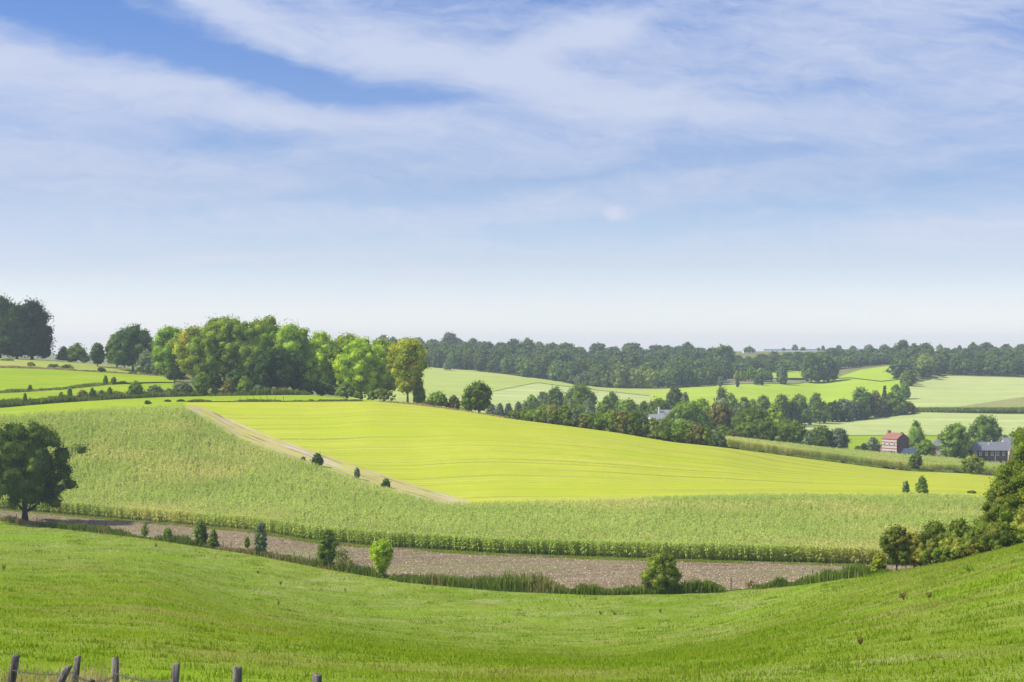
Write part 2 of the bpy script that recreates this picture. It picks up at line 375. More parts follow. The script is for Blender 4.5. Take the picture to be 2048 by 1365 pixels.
M['straw'] = mat_leaf('dry_grass', (0.34, 0.27, 0.14), (0.46, 0.38, 0.21), (0.24, 0.28, 0.08), trans=0.35, scale=0.3)
M['litter'] = mat_leaf('straw_litter', (0.42, 0.34, 0.22), (0.55, 0.46, 0.32), trans=0.1, scale=0.1)
M['dock'] = mat_leaf('dock_seed', (0.17, 0.10, 0.05), (0.26, 0.16, 0.08), trans=0.2, scale=1.0)
def mat_wood(name, a, b):
    m, t = new_mat(name); tcn = t.new('ShaderNodeTexCoord'); mp = t.new('ShaderNodeMapping')
    t.put(mp.inputs['Vector'], tcn.outputs['Object']); mp.inputs['Scale'].default_value = (38, 38, 2.2)
    n = t.noise(mp.outputs[0], 1.0, 5, 0.7, 0.4); n2 = t.noise(tcn.outputs['Object'], 7.0, 3, 0.6)
    cc = t.mix(t.mr(n, 0.35, 0.65), a, b); cc = t.mix(t.mr(n2, 0.5, 0.7), cc, (0.19, 0.185, 0.13))
    p = t.new('ShaderNodeBsdfPrincipled'); t.put(p.inputs['Base Color'], cc); p.inputs['Roughness'].default_value = 0.92
    bn = t.new('ShaderNodeBump'); bn.inputs['Strength'].default_value = 0.9; bn.inputs['Distance'].default_value = 0.012
    t.put(bn.inputs['Height'], n); t.l.new(bn.outputs[0], p.inputs['Normal'])
    finish(t, p.outputs[0]); return m
M['post'] = mat_wood('weathered_wood', (0.045, 0.038, 0.032), (0.23, 0.205, 0.175))
M['wire'] = mat_plain('wire', (0.15, 0.14, 0.13), 0.7, 0.2, 2.0, 0.3)
M['black'] = mat_plain('black_plastic', (0.03, 0.03, 0.03), 0.5, 0.1)

# ------------------------------------------------------------------ land sheets
def sheet(name, m, px0, px1, ybot, ytop, step=12.0, dz=0.0, ratio=1.012, kind='structure', nmin=3, label=None):
    px = np.arange(px0, px1 + step * 0.5, step)
    yb = np.array([ybot(p) for p in px]); yt = np.array([ytop(p) for p in px]); yt = np.maximum(yt, yb + 0.05)
    n = int(max(nmin, np.max(np.log(yt / yb)) / math.log(ratio)))
    t = np.linspace(0, 1, n + 1)
    YY = np.exp(np.log(yb)[:, None] * (1 - t) + np.log(yt)[:, None] * t)
    PX = np.repeat(px[:, None], n + 1, 1)
    ZZ = HPY(PX, YY) + dz * (1 + YY * 0.004)
    V = np.stack([(PX - 1024) / F * YY, YY, ZZ], -1).reshape(-1, 3)
    i, j = np.meshgrid(np.arange(len(px) - 1), np.arange(n), indexing='ij')
    a = i * (n + 1) + j
    Q = np.stack([a, a + n + 1, a + n + 2, a + 1], -1).reshape(-1, 4)
    o = link(name, mesh_np(name, V, Q, smooth=True), m)
    tag(o, kind=kind)
    return o
def rowline(pts, y0=10.0):
    p = np.array(pts, float)
    return lambda px: hit(px, float(np.interp(px, p[:, 0], p[:, 1])), y0)
def yl(k, off=0.0): return lambda px: float(LY(k, px)) + off

_gz = np.arange(-1600, 3601, 20.0)
_yz = np.array([min(hit(p, float(LR('L3', p)) + 2.3 * F / float(LY('L3', p)), 150.0), float(LY('L3', p)) - 1) for p in _gz])
def ymz(px, off=0.0): return float(np.interp(px, _gz, _yz)) + off     # far edge of the standing maize
sheet('ground', M['rough'], -1600, 3590, lambda p: 1.2, lambda p: 3600.0, 10.0, -0.15, 1.014)
sheet('meadow', M['meadow'], -1600, 3590, lambda p: 1.2, yl('L1'), 20.0)
sheet('stubble_field', M['stubble'], -1200, 3200, yl('L1', 0.8), yl('L2', -0.3), 16.0)
sheet('maize_ground', M['maize_soil'], -700, 2700, yl('L2'), ymz, 12.0)
L4 = [(360, 811), (395, 812), (432, 827), (480, 848), (556, 878), (658, 914), (772, 952), (932, 1000)]
def yL4(px):
    if px > 985: return ymz(px) + 0.3
    if px > 915:
        k = (px - 915) / 70.0; k = k * k * (3 - 2 * k)
        return yL4(915) * (1 - k) + (ymz(985) + 0.3) * k
    if px < 372: return float(LY('L3', px)) + 1.0
    return max(hit(px, float(np.interp(px, [a for a, b in L4], [b for a, b in L4])), 300.0), ymz(px) + 0.6)
sheet('dirt_track', M['track'], 372, 982, lambda p: ymz(p, 0.2), yL4, 6.0)
sheet('mown_field', M['mown'], 366, 2700, yL4, yl('L5'), 6.0)
sheet('pasture_strip', M['green'], -900, 372, lambda p: ymz(p, 0.3), yl('L6', -1.5), 12.0)
sheet('pasture_strip', M['green'], 372, 780, yl('L5', 3.5), yl('L6', -0.5), 12.0)
sheet('pasture_terrace', M['green'], -900, 352, yl('L7', 1.0), lambda p: min(float(LY('L8', p)) - 4, 900), 12.0)
sheet('hill_pasture', M['green'], -900, 346, yl('L8', 5.0), yl('L9', -3), 12.0)
sheet('rough_pasture', M['olive'], -900, 392, yl('L9', 4.0), yl('L10', 1), 12.0)
sheet('maize_ground', M['maize_soil'], 1450, 2700, yl('L6'), yl('L7'), 12.0)
# far slope
B_top = [(900, 793), (985, 784), (1075, 766), (1110, 771), (1193, 781), (1302, 793), (1345, 800)]
sheet('far_meadow', M['far_green'], 690, 1080, lambda p: hit(p, np.interp(p, [690, 900, 985, 1075, 1090], [812, 812, 783, 765, 765]), 760), yl('L11', 5), 10.0)
sheet('far_meadow', M['far_green'], 1070, 1345, lambda p: hit(p, np.interp(p, *zip(*B_top)) - 1.0, 900), yl('L11', 5), 10.0)
sheet('far_pale_field', M['far_pale'], 880, 1345, lambda p: hit(p, 826, 700), lambda p: hit(p, np.interp(p, *zip(*B_top)), 860), 10.0)
D_top = [(1280, 787), (1362, 776), (1454, 770.5), (1495, 768), (1598, 768.5), (1639, 759), (1700, 757), (1763, 764), (1799, 760), (1815, 762)]
sheet('far_mown_field', M['far_yellow'], 1300, 1812, lambda p: hit(p, 826, 860), lambda p: hit(p, np.interp(p, *zip(*D_top)), 950), 8.0)
sheet('far_upper_field', M['far_yellow'], 1660, 1806, lambda p: hit(p, np.interp(p, *zip(*D_top)) - 1.6, 950) , lambda p: hit(p, np.interp(p, [1660, 1676, 1720, 1800, 1815], [756, 755, 740, 729, 729]), 950), 6.0, nmin=8)
sheet('heath', M['heath'], 1395, 1612, lambda p: hit(p, np.interp(p, *zip(*D_top)) - 1.0, 950), lambda p: hit(p, np.interp(p, [1395, 1440, 1470, 1540, 1612], [768, 757, 752, 757, 763]), 950), 8.0, nmin=6)
sheet('far_clearing', M['far_yellow'], 1526, 1616, lambda p: hit(p, 758, 950), lambda p: hit(p, np.interp(p, [1526, 1550, 1616], [742, 733, 727]), 950), 6.0, dz=0.1)
sheet('far_pale_slope', M['far_pale'], 1800, 2700, lambda p: hit(p, np.interp(p, [1800, 1831, 1890, 2048, 2600], [790, 820, 818, 794, 780]), 950), lambda p: hit(p, np.interp(p, [1800, 1823, 1860, 1895, 2048, 2600], [777, 770, 760, 752, 756, 756]), 950), 8.0)
sheet('far_tan_field', M['far_brown'], 1892, 2700, lambda p: hit(p, 819, 900), lambda p: hit(p, np.interp(p, [1890, 2048, 2600], [817.5, 794, 780]), 900), 8.0)
sheet('valley_pale_field', M['far_pale'], 1585, 2700, lambda p: hit(p, 871, 620), lambda p: hit(p, np.interp(p, [1585, 1640, 1720, 1779, 1839, 2048, 2600], [848, 844, 837, 830, 825, 829, 830]), 800), 8.0)
sheet('valley_pasture', M['green'], 1560, 2700, lambda p: hit(p, 900, 600), lambda p: hit(p, 872, 640), 10.0)

# ------------------------------------------------------------------ foliage toolkit
def leaf_quads(C, N, s, rg, aspect=0.75):
    """C centres, N normals -> rhombic leaf clumps"""
    n = len(C)
    r = rg.normal(size=(n, 3)); T = np.cross(N, r); T /= np.linalg.norm(T, axis=1)[:, None] + 1e-9
    B = np.cross(N, T)
    s = s[:, None]
    V = np.stack([C - T * s, C - B * s * aspect + N * s * 0.15, C + T * s, C + B * s * aspect + N * s * 0.15], 1).reshape(-1, 3)
    Q = np.arange(4 * n).reshape(-1, 4)
    return V, Q
_ico = None
def ico():
    global _ico
    if _ico is None:
        import bmesh
        bm = bmesh.new(); bmesh.ops.create_icosphere(bm, subdivisions=2, radius=1.0)
        _ico = (np.array([v.co[:] for v in bm.verts]), np.array([[v.index for v in f.verts] for f in bm.faces])); bm.free()
    return _ico
PROF = {
 'round':  lambda t: np.sqrt(np.clip(1 - (1.72 * t - 0.72) ** 2 / 1.05, 0, 1)) ,
 'oval':   lambda t: np.clip(np.sin(PI * np.clip(t * 0.93 + 0.05, 0, 1)), 0, 1) ** 0.55,
 'dome':   lambda t: np.sqrt(np.clip(1 - t ** 1.9, 0, 1)) * (0.86 + 0.14 * np.clip(t * 4, 0, 1)),
 'cone':   lambda t: np.clip(1 - t, 0, 1) ** 0.75 * (0.6 + 0.4 * np.clip(t * 5, 0, 1)),
 'vase':   lambda t: (0.35 + 0.65 * np.clip(t * 1.6, 0, 1)) * np.sqrt(np.clip(1 - t ** 5, 0, 1)),
 'willow': lambda t: np.sqrt(np.clip(1 - t ** 3, 0, 1)) * (0.75 + 0.25 * np.clip(t * 3, 0, 1)),
}
def crown_arrays(R, Hc, shape, leaf, nleaf, rg, puff=0.30, open_=0.0, core=True, lean=(0, 0), npuff=None):
    """one crown of radius R and height Hc with its foot at z=0"""
    if npuff is None: npuff = int(np.clip(40 + 30 * (Hc / (2 * R)), 44, 95))
    pr0 = puff * 0.95 * min(R * (1.0 + 0.35 * min(1.0, max(0.0, Hc / R - 2.0))), Hc * 0.62)
    prof = PROF[shape]; off0 = rg.uniform(0, 40)
    P = []; S = []
    for k in range(npuff):
        t = (k + rg.random()) / npuff; t = 0.04 + 0.93 * t
        r = float(prof(np.array(t))) * R
        ang = k * 2.39996 + rg.normal() * 0.4
        r *= 0.80 + 0.40 * float(vnoise(np.array([math.cos(ang) * 1.1 + t * 2.2 + off0]), np.array([math.sin(ang) * 1.1 + 9.0]), 17)[0])
        pr = pr0 * rg.uniform(0.75, 1.3) * (1.0 if r > pr0 else 0.75)
        rad = max(0.0, r - pr * 0.62) * (rg.uniform(0.82, 1.08) if rg.random() < 0.8 else rg.uniform(0.2, 0.7))
        z = pr * 0.50 + t * max(0.05, Hc - pr * 1.35)
        if rg.random() < 0.16: rad *= rg.uniform(1.08, 1.28); pr *= 0.72; z += rg.normal() * 0.05 * Hc
        P.append((rad * math.cos(ang) + lean[0] * t, rad * math.sin(ang) + lean[1] * t, z)); S.append(pr)
    P = np.array(P); S = np.array(S)
    if open_ > 0:
        keep = rg.random(npuff) > open_; keep[-2:] = True
        P = P[keep]; S = S[keep]
    w_ = S ** 2; w_ = w_ / w_.sum()
    idx = rg.choice(len(P), nleaf, p=w_)
    K = 9
    sub = rg.normal(size=(len(P), K, 3)); sub[:, :, 2] += 0.25; sub /= np.linalg.norm(sub, axis=2)[:, :, None]
    subr = rg.uniform(0.30, 0.50, (len(P), K)); ksel = rg.integers(0, K, nleaf)
    D = rg.normal(size=(nleaf, 3)); D[:, 2] += 0.35
    D /= np.linalg.norm(D, axis=1)[:, None]
    inner = rg.random(nleaf) < 0.30
    # lumpy radius so that each puff is ragged
    lump = 0.86 + 0.30 * vnoise(D[:, 0] * 2.6 + idx * 3.1 + 50, D[:, 1] * 2.6 + D[:, 2] * 2.1 + 50, 3)
    rad = S[idx] * lump * rg.uniform(0.70, 1.10, nleaf)
    out_ = rg.random(nleaf) < 0.05; rad[out_] *= rg.uniform(1.1, 1.35, out_.sum())
    C = P[idx] + D * rad[:, None] * np.array([1, 1, 0.85])
    C2 = P[idx] + (sub[idx, ksel] * (S[idx] * 0.72)[:, None] + D * (S[idx] * subr[idx, ksel] * rg.uniform(0.55, 1.45, nleaf))[:, None]) * np.array([1, 1, 0.85])
    C = np.where(inner[:, None], P[idx] + D * (S[idx] * 0.74)[:, None] * np.array([1, 1, 0.85]), C2)
    C[out_] = (P[idx] + D * rad[:, None])[out_]
    C[:, 2] = np.maximum(C[:, 2], 0.02 * Hc)
    N = D * 0.45 + rg.normal(size=(nleaf, 3)) * 0.75 + np.array([0, 0, 0.25]); N /= np.linalg.norm(N, axis=1)[:, None]
    V, Q = leaf_quads(C, N, leaf * rg.uniform(0.6, 1.25, nleaf), rg)
    T = np.zeros((0, 3), int)
    if core:
        iv, itri = ico()
        cv = []; ct = []; n0 = len(V)
        for c, s in zip(P, S):
            k = iv * (1 + 0.18 * rg.normal(size=(len(iv), 1))) * s * 0.58 * np.array([1, 1, 0.85]) + c
            cv.append(k); ct.append(itri + n0); n0 += len(iv)
        if open_ < 0.05:
            k = iv * (1 + 0.08 * rg.normal(size=(len(iv), 1))) * np.array([R * 0.55, R * 0.55, Hc * 0.36]) + np.array([lean[0] * .5, lean[1] * .5, Hc * 0.47])
            cv.append(k); ct.append(itri + n0)
        V = np.concatenate([V] + cv); T = np.concatenate(ct)
    return V, Q, T, P, S
def tube(pts, radii, n=7):
    pts = np.asarray(pts, float); V = []; Q = []
    for i, (p, r) in enumerate(zip(pts, radii)):
        d = pts[min(i + 1, len(pts) - 1)] - pts[max(i - 1, 0)]; d /= np.linalg.norm(d) + 1e-9
        a = np.cross(d, (0.3, 1, 0.1)); a /= np.linalg.norm(a); b = np.cross(d, a)
        for k in range(n):
            th = 2 * PI * k / n; V.append(p + (a * math.cos(th) + b * math.sin(th)) * r)
    for i in range(len(pts) - 1):
        for k in range(n):
            k2 = (k + 1) % n
            Q.append((i * n + k, i * n + k2, (i + 1) * n + k2, (i + 1) * n + k))
    Q.append(tuple(range(3, -1, -1))) if False else None
    return np.array(V), np.array(Q)
def trunk_arrays(Ht, zc, P, r0, rg, nl=6):
    top = min(Ht * 0.8, zc + (Ht - zc) * 0.65)
    VV = []; QQ = []; n0 = 0
    def add(p, r):
        nonlocal n0
        v, q = tube(p, r); VV.append(v); QQ.append(q + n0); n0 += len(v)
    bx, by = rg.normal() * 0.03 * Ht, rg.normal() * 0.03 * Ht
    sp = [np.array([bx * (t ** 2), by * (t ** 2), -0.25 + (top + 0.25) * t]) for t in np.linspace(0, 1, 7)]
    add(sp, [r0 * (1.45 if i == 0 else 1) * (1 - 0.75 * i / 6) for i in range(7)])
    if len(P):
        sel = rg.choice(len(P), min(nl, len(P)), replace=False)
        for k in sel:
            e = P[k] + np.array([0, 0, zc]); t = np.clip((e[2] * 0.55) / top, 0.25, 0.9)
            s = sp[int(t * 6)]; mid = (s + e) / 2 + np.array([0, 0, -0.04 * Ht])
            add([s, mid, e], [r0 * 0.45 * (1 - t * 0.4), r0 * 0.3, r0 * 0.1])
    return np.concatenate(VV), np.concatenate(QQ)

def plant(name, cat, label, leafm, shape, px, hw, top, Y, zb=0.12, group=None, dense=1.0, puff=0.30, open_=0.0, trunk=True,
          bark='bark', base=None, lean=(0, 0), leafpx=2.7, core=True, npuff=None, seed=None, trunk_r=None, parts=None):
    """a tree or shrub standing at distance Y; hw = half width, top = row of its tip, both as seen in the photo"""
    rg = np.random.default_rng(seed if seed is not None else int(px * 7 + top * 13 + Y) % 100003)
    x = X(px, Y); z0 = float(HPY(px, Y))
    if base is not None: z0 = min(z0, -(base - HR) / F * Y + 0.0)
    ztop = -(top - HR) / F * Y
    Ht = max(0.6, ztop - z0); R = hw / F * Y
    leaf = np.clip(leafpx * Y / F, 0.05, 1.1)
    area = (2 * hw) * (Ht * F / Y)
    nleaf = int(np.clip(area / (leafpx ** 2) * 5.0 * dense, 200, 60000))
    zc = zb * Ht
    V, Q, T, P, S = crown_arrays(R, Ht - zc, shape, leaf * 0.62, nleaf, rg, puff, open_, core, lean, npuff)
    V = V + np.array([0, 0, zc])
    me = mesh_np('crown', V, Q, T)
    if trunk:
        root = empty(name, (x, Y, z0))
        link(parts[0] if parts else 'crown', me, leafm, root)
        tv, tq = trunk_arrays(Ht, zc, P, trunk_r if trunk_r else max(0.05, Ht * 0.02), rg)
        link(parts[1] if parts else 'trunk', mesh_np('trunk', tv, tq, smooth=True), M[bark], root)
    else:
        root = link(name, me, leafm); root.location = (x, Y, z0)
    tag(root, label, cat, group)
    return root
def tree(label, leafm, shape, px, hw, top, Y, **k): return plant('tree', 'tree', label, M[leafm], shape, px, hw, top, Y, **k)
def bush(label, leafm, shape, px, hw, top, Y, **k):
    k.setdefault('zb', 0.0); k.setdefault('trunk', False); k.setdefault('puff', 0.36)
    return plant('bush', 'bush', label, M[leafm], shape, px, hw, top, Y, **k)

# ------------------------------------------------------------------ crops and grasses (uncountable)
def blades(P, h, wd, rg, lean=0.35, seg=1, up=1.0, yaw=None):
    """P feet (n,3); h heights; wd widths -> bent blades"""
    n = len(P)
    a = rg.uniform(0, 2 * PI, n) if yaw is None else yaw
    dirx = np.stack([np.cos(a), np.sin(a), np.zeros(n)], 1)
    b = a + PI / 2 + rg.normal(size=n) * 0.5
    ln = np.stack([np.cos(b), np.sin(b), np.zeros(n)], 1) * (np.abs(rg.normal(size=n)) * lean * h)[:, None]
    hw_ = (wd / 2)[:, None]
    up_ = np.array([0, 0, 1.0])
    if seg == 1:
        V = np.stack([P - dirx * hw_, P + dirx * hw_, P + ln + up_ * h[:, None] * up], 1).reshape(-1, 3)
        return V, None, np.arange(3 * n).reshape(-1, 3)
    m = P + ln * 0.35 + up_ * h[:, None] * 0.62
    V = np.stack([P - dirx * hw_, P + dirx * hw_, m + dirx * hw_ * 0.8, m - dirx * hw_ * 0.8, P + ln + up_ * h[:, None] * up], 1).reshape(-1, 3)
    i = np.arange(n) * 5
    return V, np.stack([i, i + 1, i + 2, i + 3], 1), np.stack([i + 3, i + 2, i + 4], 1)

def maize(name, label_, y0f, y1f, px0, px1, dens, seed, tassel_band=None, edge=True):
    rg = np.random.default_rng(seed)
    # feet of the plants, uniform over the ground
    n = 0; PXs = []; Ys = []
    px = np.arange(px0, px1, 6.0)
    yb = np.array([y0f(p) for p in px]); yt = np.array([y1f(p) for p in px])
    ar = (yt ** 2 - yb ** 2) / 2 * 6.0 / F
    cnt = rg.poisson(np.maximum(ar, 0) * dens)
    for p, a, b, c in zip(px, yb, yt, cnt):
        u = rg.random(c); Ys.append(np.sqrt(a * a + u * (b * b - a * a))); PXs.append(p + rg.uniform(0, 6, c))
    if edge:   # closer planting in the first metres, where the crop shows its side
        L = 2.6
        c = int(np.sum(yb * 6.0 / F) * L * 4.2)
        k = rg.integers(0, len(px), c); PXs.append(px[k] + rg.uniform(0, 6, c)); Ys.append(yb[k] + rg.uniform(0, L, c))
    PXs = np.concatenate(PXs); Ys = np.concatenate(Ys)
    x = (PXs - 1024) / F * Ys; z = HPY(PXs, Ys)
    n = len(x)
    ht = 2.25 + 0.35 * vnoise(x * 0.05 + 9, Ys * 0.05 + 9, 5) + rg.normal(size=n) * 0.09
    VV = []; QQ = []; n0 = 0
    NLV = 8
    a0 = rg.uniform(0, 2 * PI, n)
    for j in range(NLV):
        f = 0.25 + 0.75 * (j / (NLV - 1)) ** 0.75
        a = a0 + j * PI + rg.normal(size=n) * 0.45
        d = np.stack([np.cos(a), np.sin(a), np.zeros(n)], 1); s = np.stack([-np.sin(a), np.cos(a), np.zeros(n)], 1)
        L = (0.80 - 0.35 * f) * rg.uniform(0.75, 1.2, n)
        wd = 0.062 * rg.uniform(0.8, 1.3, n) * (1.35 if Ys.mean() > 300 else 1.15)
        P0 = np.stack([x, Ys, z + ht * f * 0.92], 1)
        P1 = P0 + d * (L * 0.45)[:, None] + np.array([0, 0, 1.0]) * (L * 0.26)[:, None]
        P2 = P0 + d * (L * 1.0)[:, None] + np.array([0, 0, 1.0]) * (L * rg.uniform(-0.35, 0.35, n))[:, None]
        w1 = wd[:, None]
        V = np.stack([P0 - s * w1 * .5, P0 + s * w1 * .5, P1 + s * w1, P1 - s * w1, P2 + s * w1 * .25, P2 - s * w1 * .25], 1).reshape(-1, 3)
        i = np.arange(n) * 6 + n0
        QQ += [np.stack([i, i + 1, i + 2, i + 3], 1), np.stack([i + 3, i + 2, i + 4, i + 5], 1)]
        VV.append(V); n0 += 6 * n
    # stalk
    hw_ = 0.03
    for ang in (0.3, 1.87):
        d = np.array([math.cos(ang), math.sin(ang), 0]) * hw_
        B = np.stack([x, Ys, z - 0.05], 1); T = np.stack([x, Ys, z + ht * 0.9], 1)
        VV.append(np.stack([B - d, B + d, T + d * .5, T - d * .5], 1).reshape(-1, 3))
        QQ.append(np.arange(4 * n).reshape(-1, 4) + n0); n0 += 4 * n
    me = mesh_np(name, np.concatenate(VV), np.concatenate(QQ))
    me.materials.append(M['lf_maize']); me.materials.append(M['tassel'])
    nleafpoly = len(me.polygons)
    # tassels, many near the edges of the field and fewer inside
    pb = np.interp(PXs, px, yb)
    prob = 0.05 + 0.55 * np.exp(-((Ys - pb) / 13.0) ** 2) + 0.10 * (vnoise(x * 0.03 + 3, Ys * 0.03 + 8, 11) > 0.55)
    prob = prob * np.clip((Ys - pb - 1.5) / 3.0, 0.12, 1)
    sel = rg.random(n) < prob
    m = sel.sum()
    P = np.repeat(np.stack([x, Ys, z + ht * 0.95], 1)[sel], 3, 0)
    v, q, t = blades(P, rg.uniform(0.28, 0.5, 3 * m), np.full(3 * m, 0.05), rg, 0.45, 1)
    o = link(name, me)
    o2 = mesh_np(name + '_t', v, q, t)
    o2.materials.append(M['tassel'])
    return tag(o, label_, 'maize', None, 'stuff'), o2
o, tm = maize('maize_crop', 'broad field of green maize with tan tassels across the hillside', yl('L2', 0.3), lambda p: ymz(p, -0.3), -160, 2200, 3.0, 3)
t_ = link('tassel', tm, None, o); t_['kind'] = 'stuff'
o, tm = maize('maize_crop', 'strip of maize below the brick farmhouse in the valley', yl('L6', 0.5), yl('L7', -1), 1452, 2200, 1.0, 4)
t_ = link('tassel', tm, None, o); t_['kind'] = 'stuff'

def scatter(px0, px1, y0f, y1f, n, rg, power=1.0):
    """n feet between two lines; power 1 = even density, 0 = thinning out with distance"""
    px = rg.uniform(px0, px1, n)
    a = np.array([y0f(p) for p in np.arange(px0, px1 + 20, 10.0)]); b = np.array([y1f(p) for p in np.arange(px0, px1 + 20, 10.0)])
    g = np.arange(px0, px1 + 20, 10.0)
    a = np.interp(px, g, a); b = np.interp(px, g, b); u = rg.random(n)
    Y = np.exp(np.log(a) * (1 - u) + np.log(b) * u) if power == 0 else np.sqrt(a * a + u * (b * b - a * a))
    return px, Y, (px - 1024) / F * Y, HPY(px, Y)
# meadow turf
rg = np.random.default_rng(21)
px, Y, x, z = scatter(-250, 2300, lambda p: 17.0, yl('L1'), 620000, rg, 0)
hh = (0.022 + 0.0012 * Y) * (0.5 + 1.0 * vnoise(x * 0.5 + 100, Y * 0.5, 31)) * rg.uniform(0.6, 1.4, len(x))
ww = (0.008 + 0.00042 * Y) * rg.uniform(0.7, 1.4, len(x))
v, q, t = blades(np.stack([x, Y, z - 0.01], 1), hh * 0.55, ww * 0.9, rg, 1.3)
tag(link('meadow_turf', mesh_np('meadow_turf', v, q, t), M['blade']), 'short uneven grass of the sloping foreground meadow', 'grass', None, 'stuff')

# darker tussocks standing out of the turf
rg = np.random.default_rng(23)
nc = 2400
pxc, Yc, xc, zc_ = scatter(-250, 2300, lambda p: 22.0, yl('L1', -2), nc, rg, 0)
rc = rg.uniform(0.10, 0.5, nc) * (0.5 + Yc / 120); per = 34
x = np.repeat(xc, per) + rg.normal(size=nc * per) * np.repeat(rc, per) * 1.5; Y = np.repeat(Yc, per) + rg.normal(size=nc * per) * np.repeat(rc, per)
hh = np.repeat(rg.uniform(0.07, 0.16, nc) * (0.6 + Yc / 130), per) * rg.uniform(0.4, 1.3, nc * per)
v, q, t = blades(np.stack([x, Y, H(x, Y) - 0.01], 1), hh, 0.012 + 0.0006 * Y, rg, 0.5)
tag(link('tussock_grass', mesh_np('tussock_grass', v, q, t), M['tussock']), 'darker grass tussocks dotted over the foreground meadow', 'grass', None, 'stuff')

def weeds(name, label, m, px0, px1, k, d0, d1, n, h0, h1, wd, seed, lean=0.3, patch=0.0):
    rg = np.random.default_rng(seed)
    px, Y, x, z = scatter(px0, px1, yl(k, d0), yl(k, d1), n, rg)
    e = 0.55 * vnoise(x * 0.12 + 40, Y * 0.12 + 7, seed) + 0.45 * vnoise(x * 0.7 + 11, Y * 0.7 + 3, seed + 1)
    edge = np.clip(np.minimum(px - px0, px1 - px) / 60.0, 0, 1) ** 0.6
    e = e * edge
    keep = e > patch + 0.12 + 0.1 * rg.random(len(x)); x, Y, z, e = x[keep], Y[keep], z[keep], e[keep]
    hh = (h0 * 0.6 + (h1 * 0.85 - h0 * 0.6) * np.clip((e - 0.15) * 1.3, 0, 1) ** 1.2) * rg.uniform(0.35, 1.2, len(x))
    v, q, t = blades(np.stack([x, Y, z - 0.03], 1), hh, np.full(len(x), wd) * rg.uniform(0.6, 1.3, len(x)), rg, lean, 2)
    return tag(link(name, mesh_np(name, v, q, t), m), label, 'grass', None, 'stuff')
weeds('tall_weeds', 'nettles and tall weeds along the meadow fence before the stubble field', M['weed'], 770, 1462, 'L1', -1.5, 1.6, 13000, 0.5, 3.0, 0.13, 41, 0.35, 0.06)
weeds('tall_weeds', 'scattered green weeds among the dry grass below the stubble strip', M['weed'], 440, 800, 'L1', -1.0, 1.3, 4200, 0.4, 2.0, 0.13, 52, 0.35, 0.12)
weeds('tall_weeds', 'tall weeds along the fence beside the right hand hedge', M['weed'], 1500, 1790, 'L1', -1.2, 1.5, 5500, 0.5, 2.6, 0.14, 42, 0.25)
weeds('tall_weeds', 'green weeds along the fence beside the big left tree', M['weed'], 70, 470, 'L1', -1.2, 1.5, 7500, 0.4, 2.2, 0.20, 43, 0.25)
weeds('dry_grass', 'dry straw coloured grass under the fence left of the lime green bush', M['straw'], 370, 720, 'L1', -1.0, 1.4, 6500, 0.5, 2.0, 0.14, 44, 0.3)
weeds('dry_grass', 'dry grass beside the trunk of the big left tree', M['straw'], -60, 110, 'L1', -0.8, 1.4, 2500, 0.4, 1.6, 0.16, 45, 0.3)
weeds('verge_grass', 'rough grass verge between the mown field and the valley maize', M['weed'], 1440, 2100, 'L6', -9.0, -0.5, 9000, 0.2, 0.9, 0.22, 46, 0.4, 0.35)
weeds('verge_grass', 'dry grass verge along the far edge of the mown field', M['straw'], 700, 1080, 'L5', 0.3, 9.0, 7000, 0.2, 0.9, 0.22, 47, 0.4, 0.3)
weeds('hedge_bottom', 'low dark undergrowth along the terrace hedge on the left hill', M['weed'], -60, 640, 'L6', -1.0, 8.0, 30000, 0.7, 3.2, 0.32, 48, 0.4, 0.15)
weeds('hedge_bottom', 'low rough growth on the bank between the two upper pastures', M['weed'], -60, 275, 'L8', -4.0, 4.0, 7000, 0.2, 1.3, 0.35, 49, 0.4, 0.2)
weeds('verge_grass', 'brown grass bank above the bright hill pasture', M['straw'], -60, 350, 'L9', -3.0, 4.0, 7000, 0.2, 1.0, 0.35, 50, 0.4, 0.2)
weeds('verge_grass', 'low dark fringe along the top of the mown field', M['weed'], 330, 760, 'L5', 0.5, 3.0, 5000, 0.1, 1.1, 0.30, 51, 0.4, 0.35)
weeds('verge_grass', 'thin green grass strip at the foot of the maize wall', M['blade'], -60, 1760, 'L2', -3.0, -0.2, 22000, 0.12, 0.45, 0.10, 53, 0.4, 0.1)
# the strip of standing crop between the two pale fields at the right
rg = np.random.default_rng(57)
px, Y, x, z = scatter(1826, 2300, lambda p: hit(p, 825.5, 900), lambda p: hit(p, 821.5, 900), 16000, rg)
v, q, t = blades(np.stack([x, Y, z], 1), rg.uniform(1.2, 2.6, len(x)), rg.uniform(0.35, 0.8, len(x)), rg, 0.2, 2)
tag(link('crop_strip', mesh_np('crop_strip', v, q, t), M['weed']), 'dark green strip of tall crop between the two pale fields at the right', 'crop', None, 'stuff')
# chopped straw lying on the stubble
rg = np.random.default_rng(61)
px, Y, x, z = scatter(-200, 2100, yl('L1', 0.5), yl('L2', -0.5), 60000, rg)
C = np.stack([x, Y, z + 0.05], 1); N = rg.normal(size=(len(x), 3)) * 0.6 + np.array([0, 0, 0.9]); N /= np.linalg.norm(N, axis=1)[:, None]
keep = rg.random(len(x)) < (0.25 + 0.75 * np.clip((LY('L2', px) - Y) / (LY('L2', px) - LY('L1', px)) * 1.3, 0, 1))
v, q = leaf_quads(C[keep], N[keep], rg.uniform(0.06, 0.17, keep.sum()), rg, 0.3)
tag(link('straw_litter', mesh_np('straw_litter', v, q), M['litter']), 'pale chopped straw scattered over the brown stubble field', 'straw', None, 'stuff')
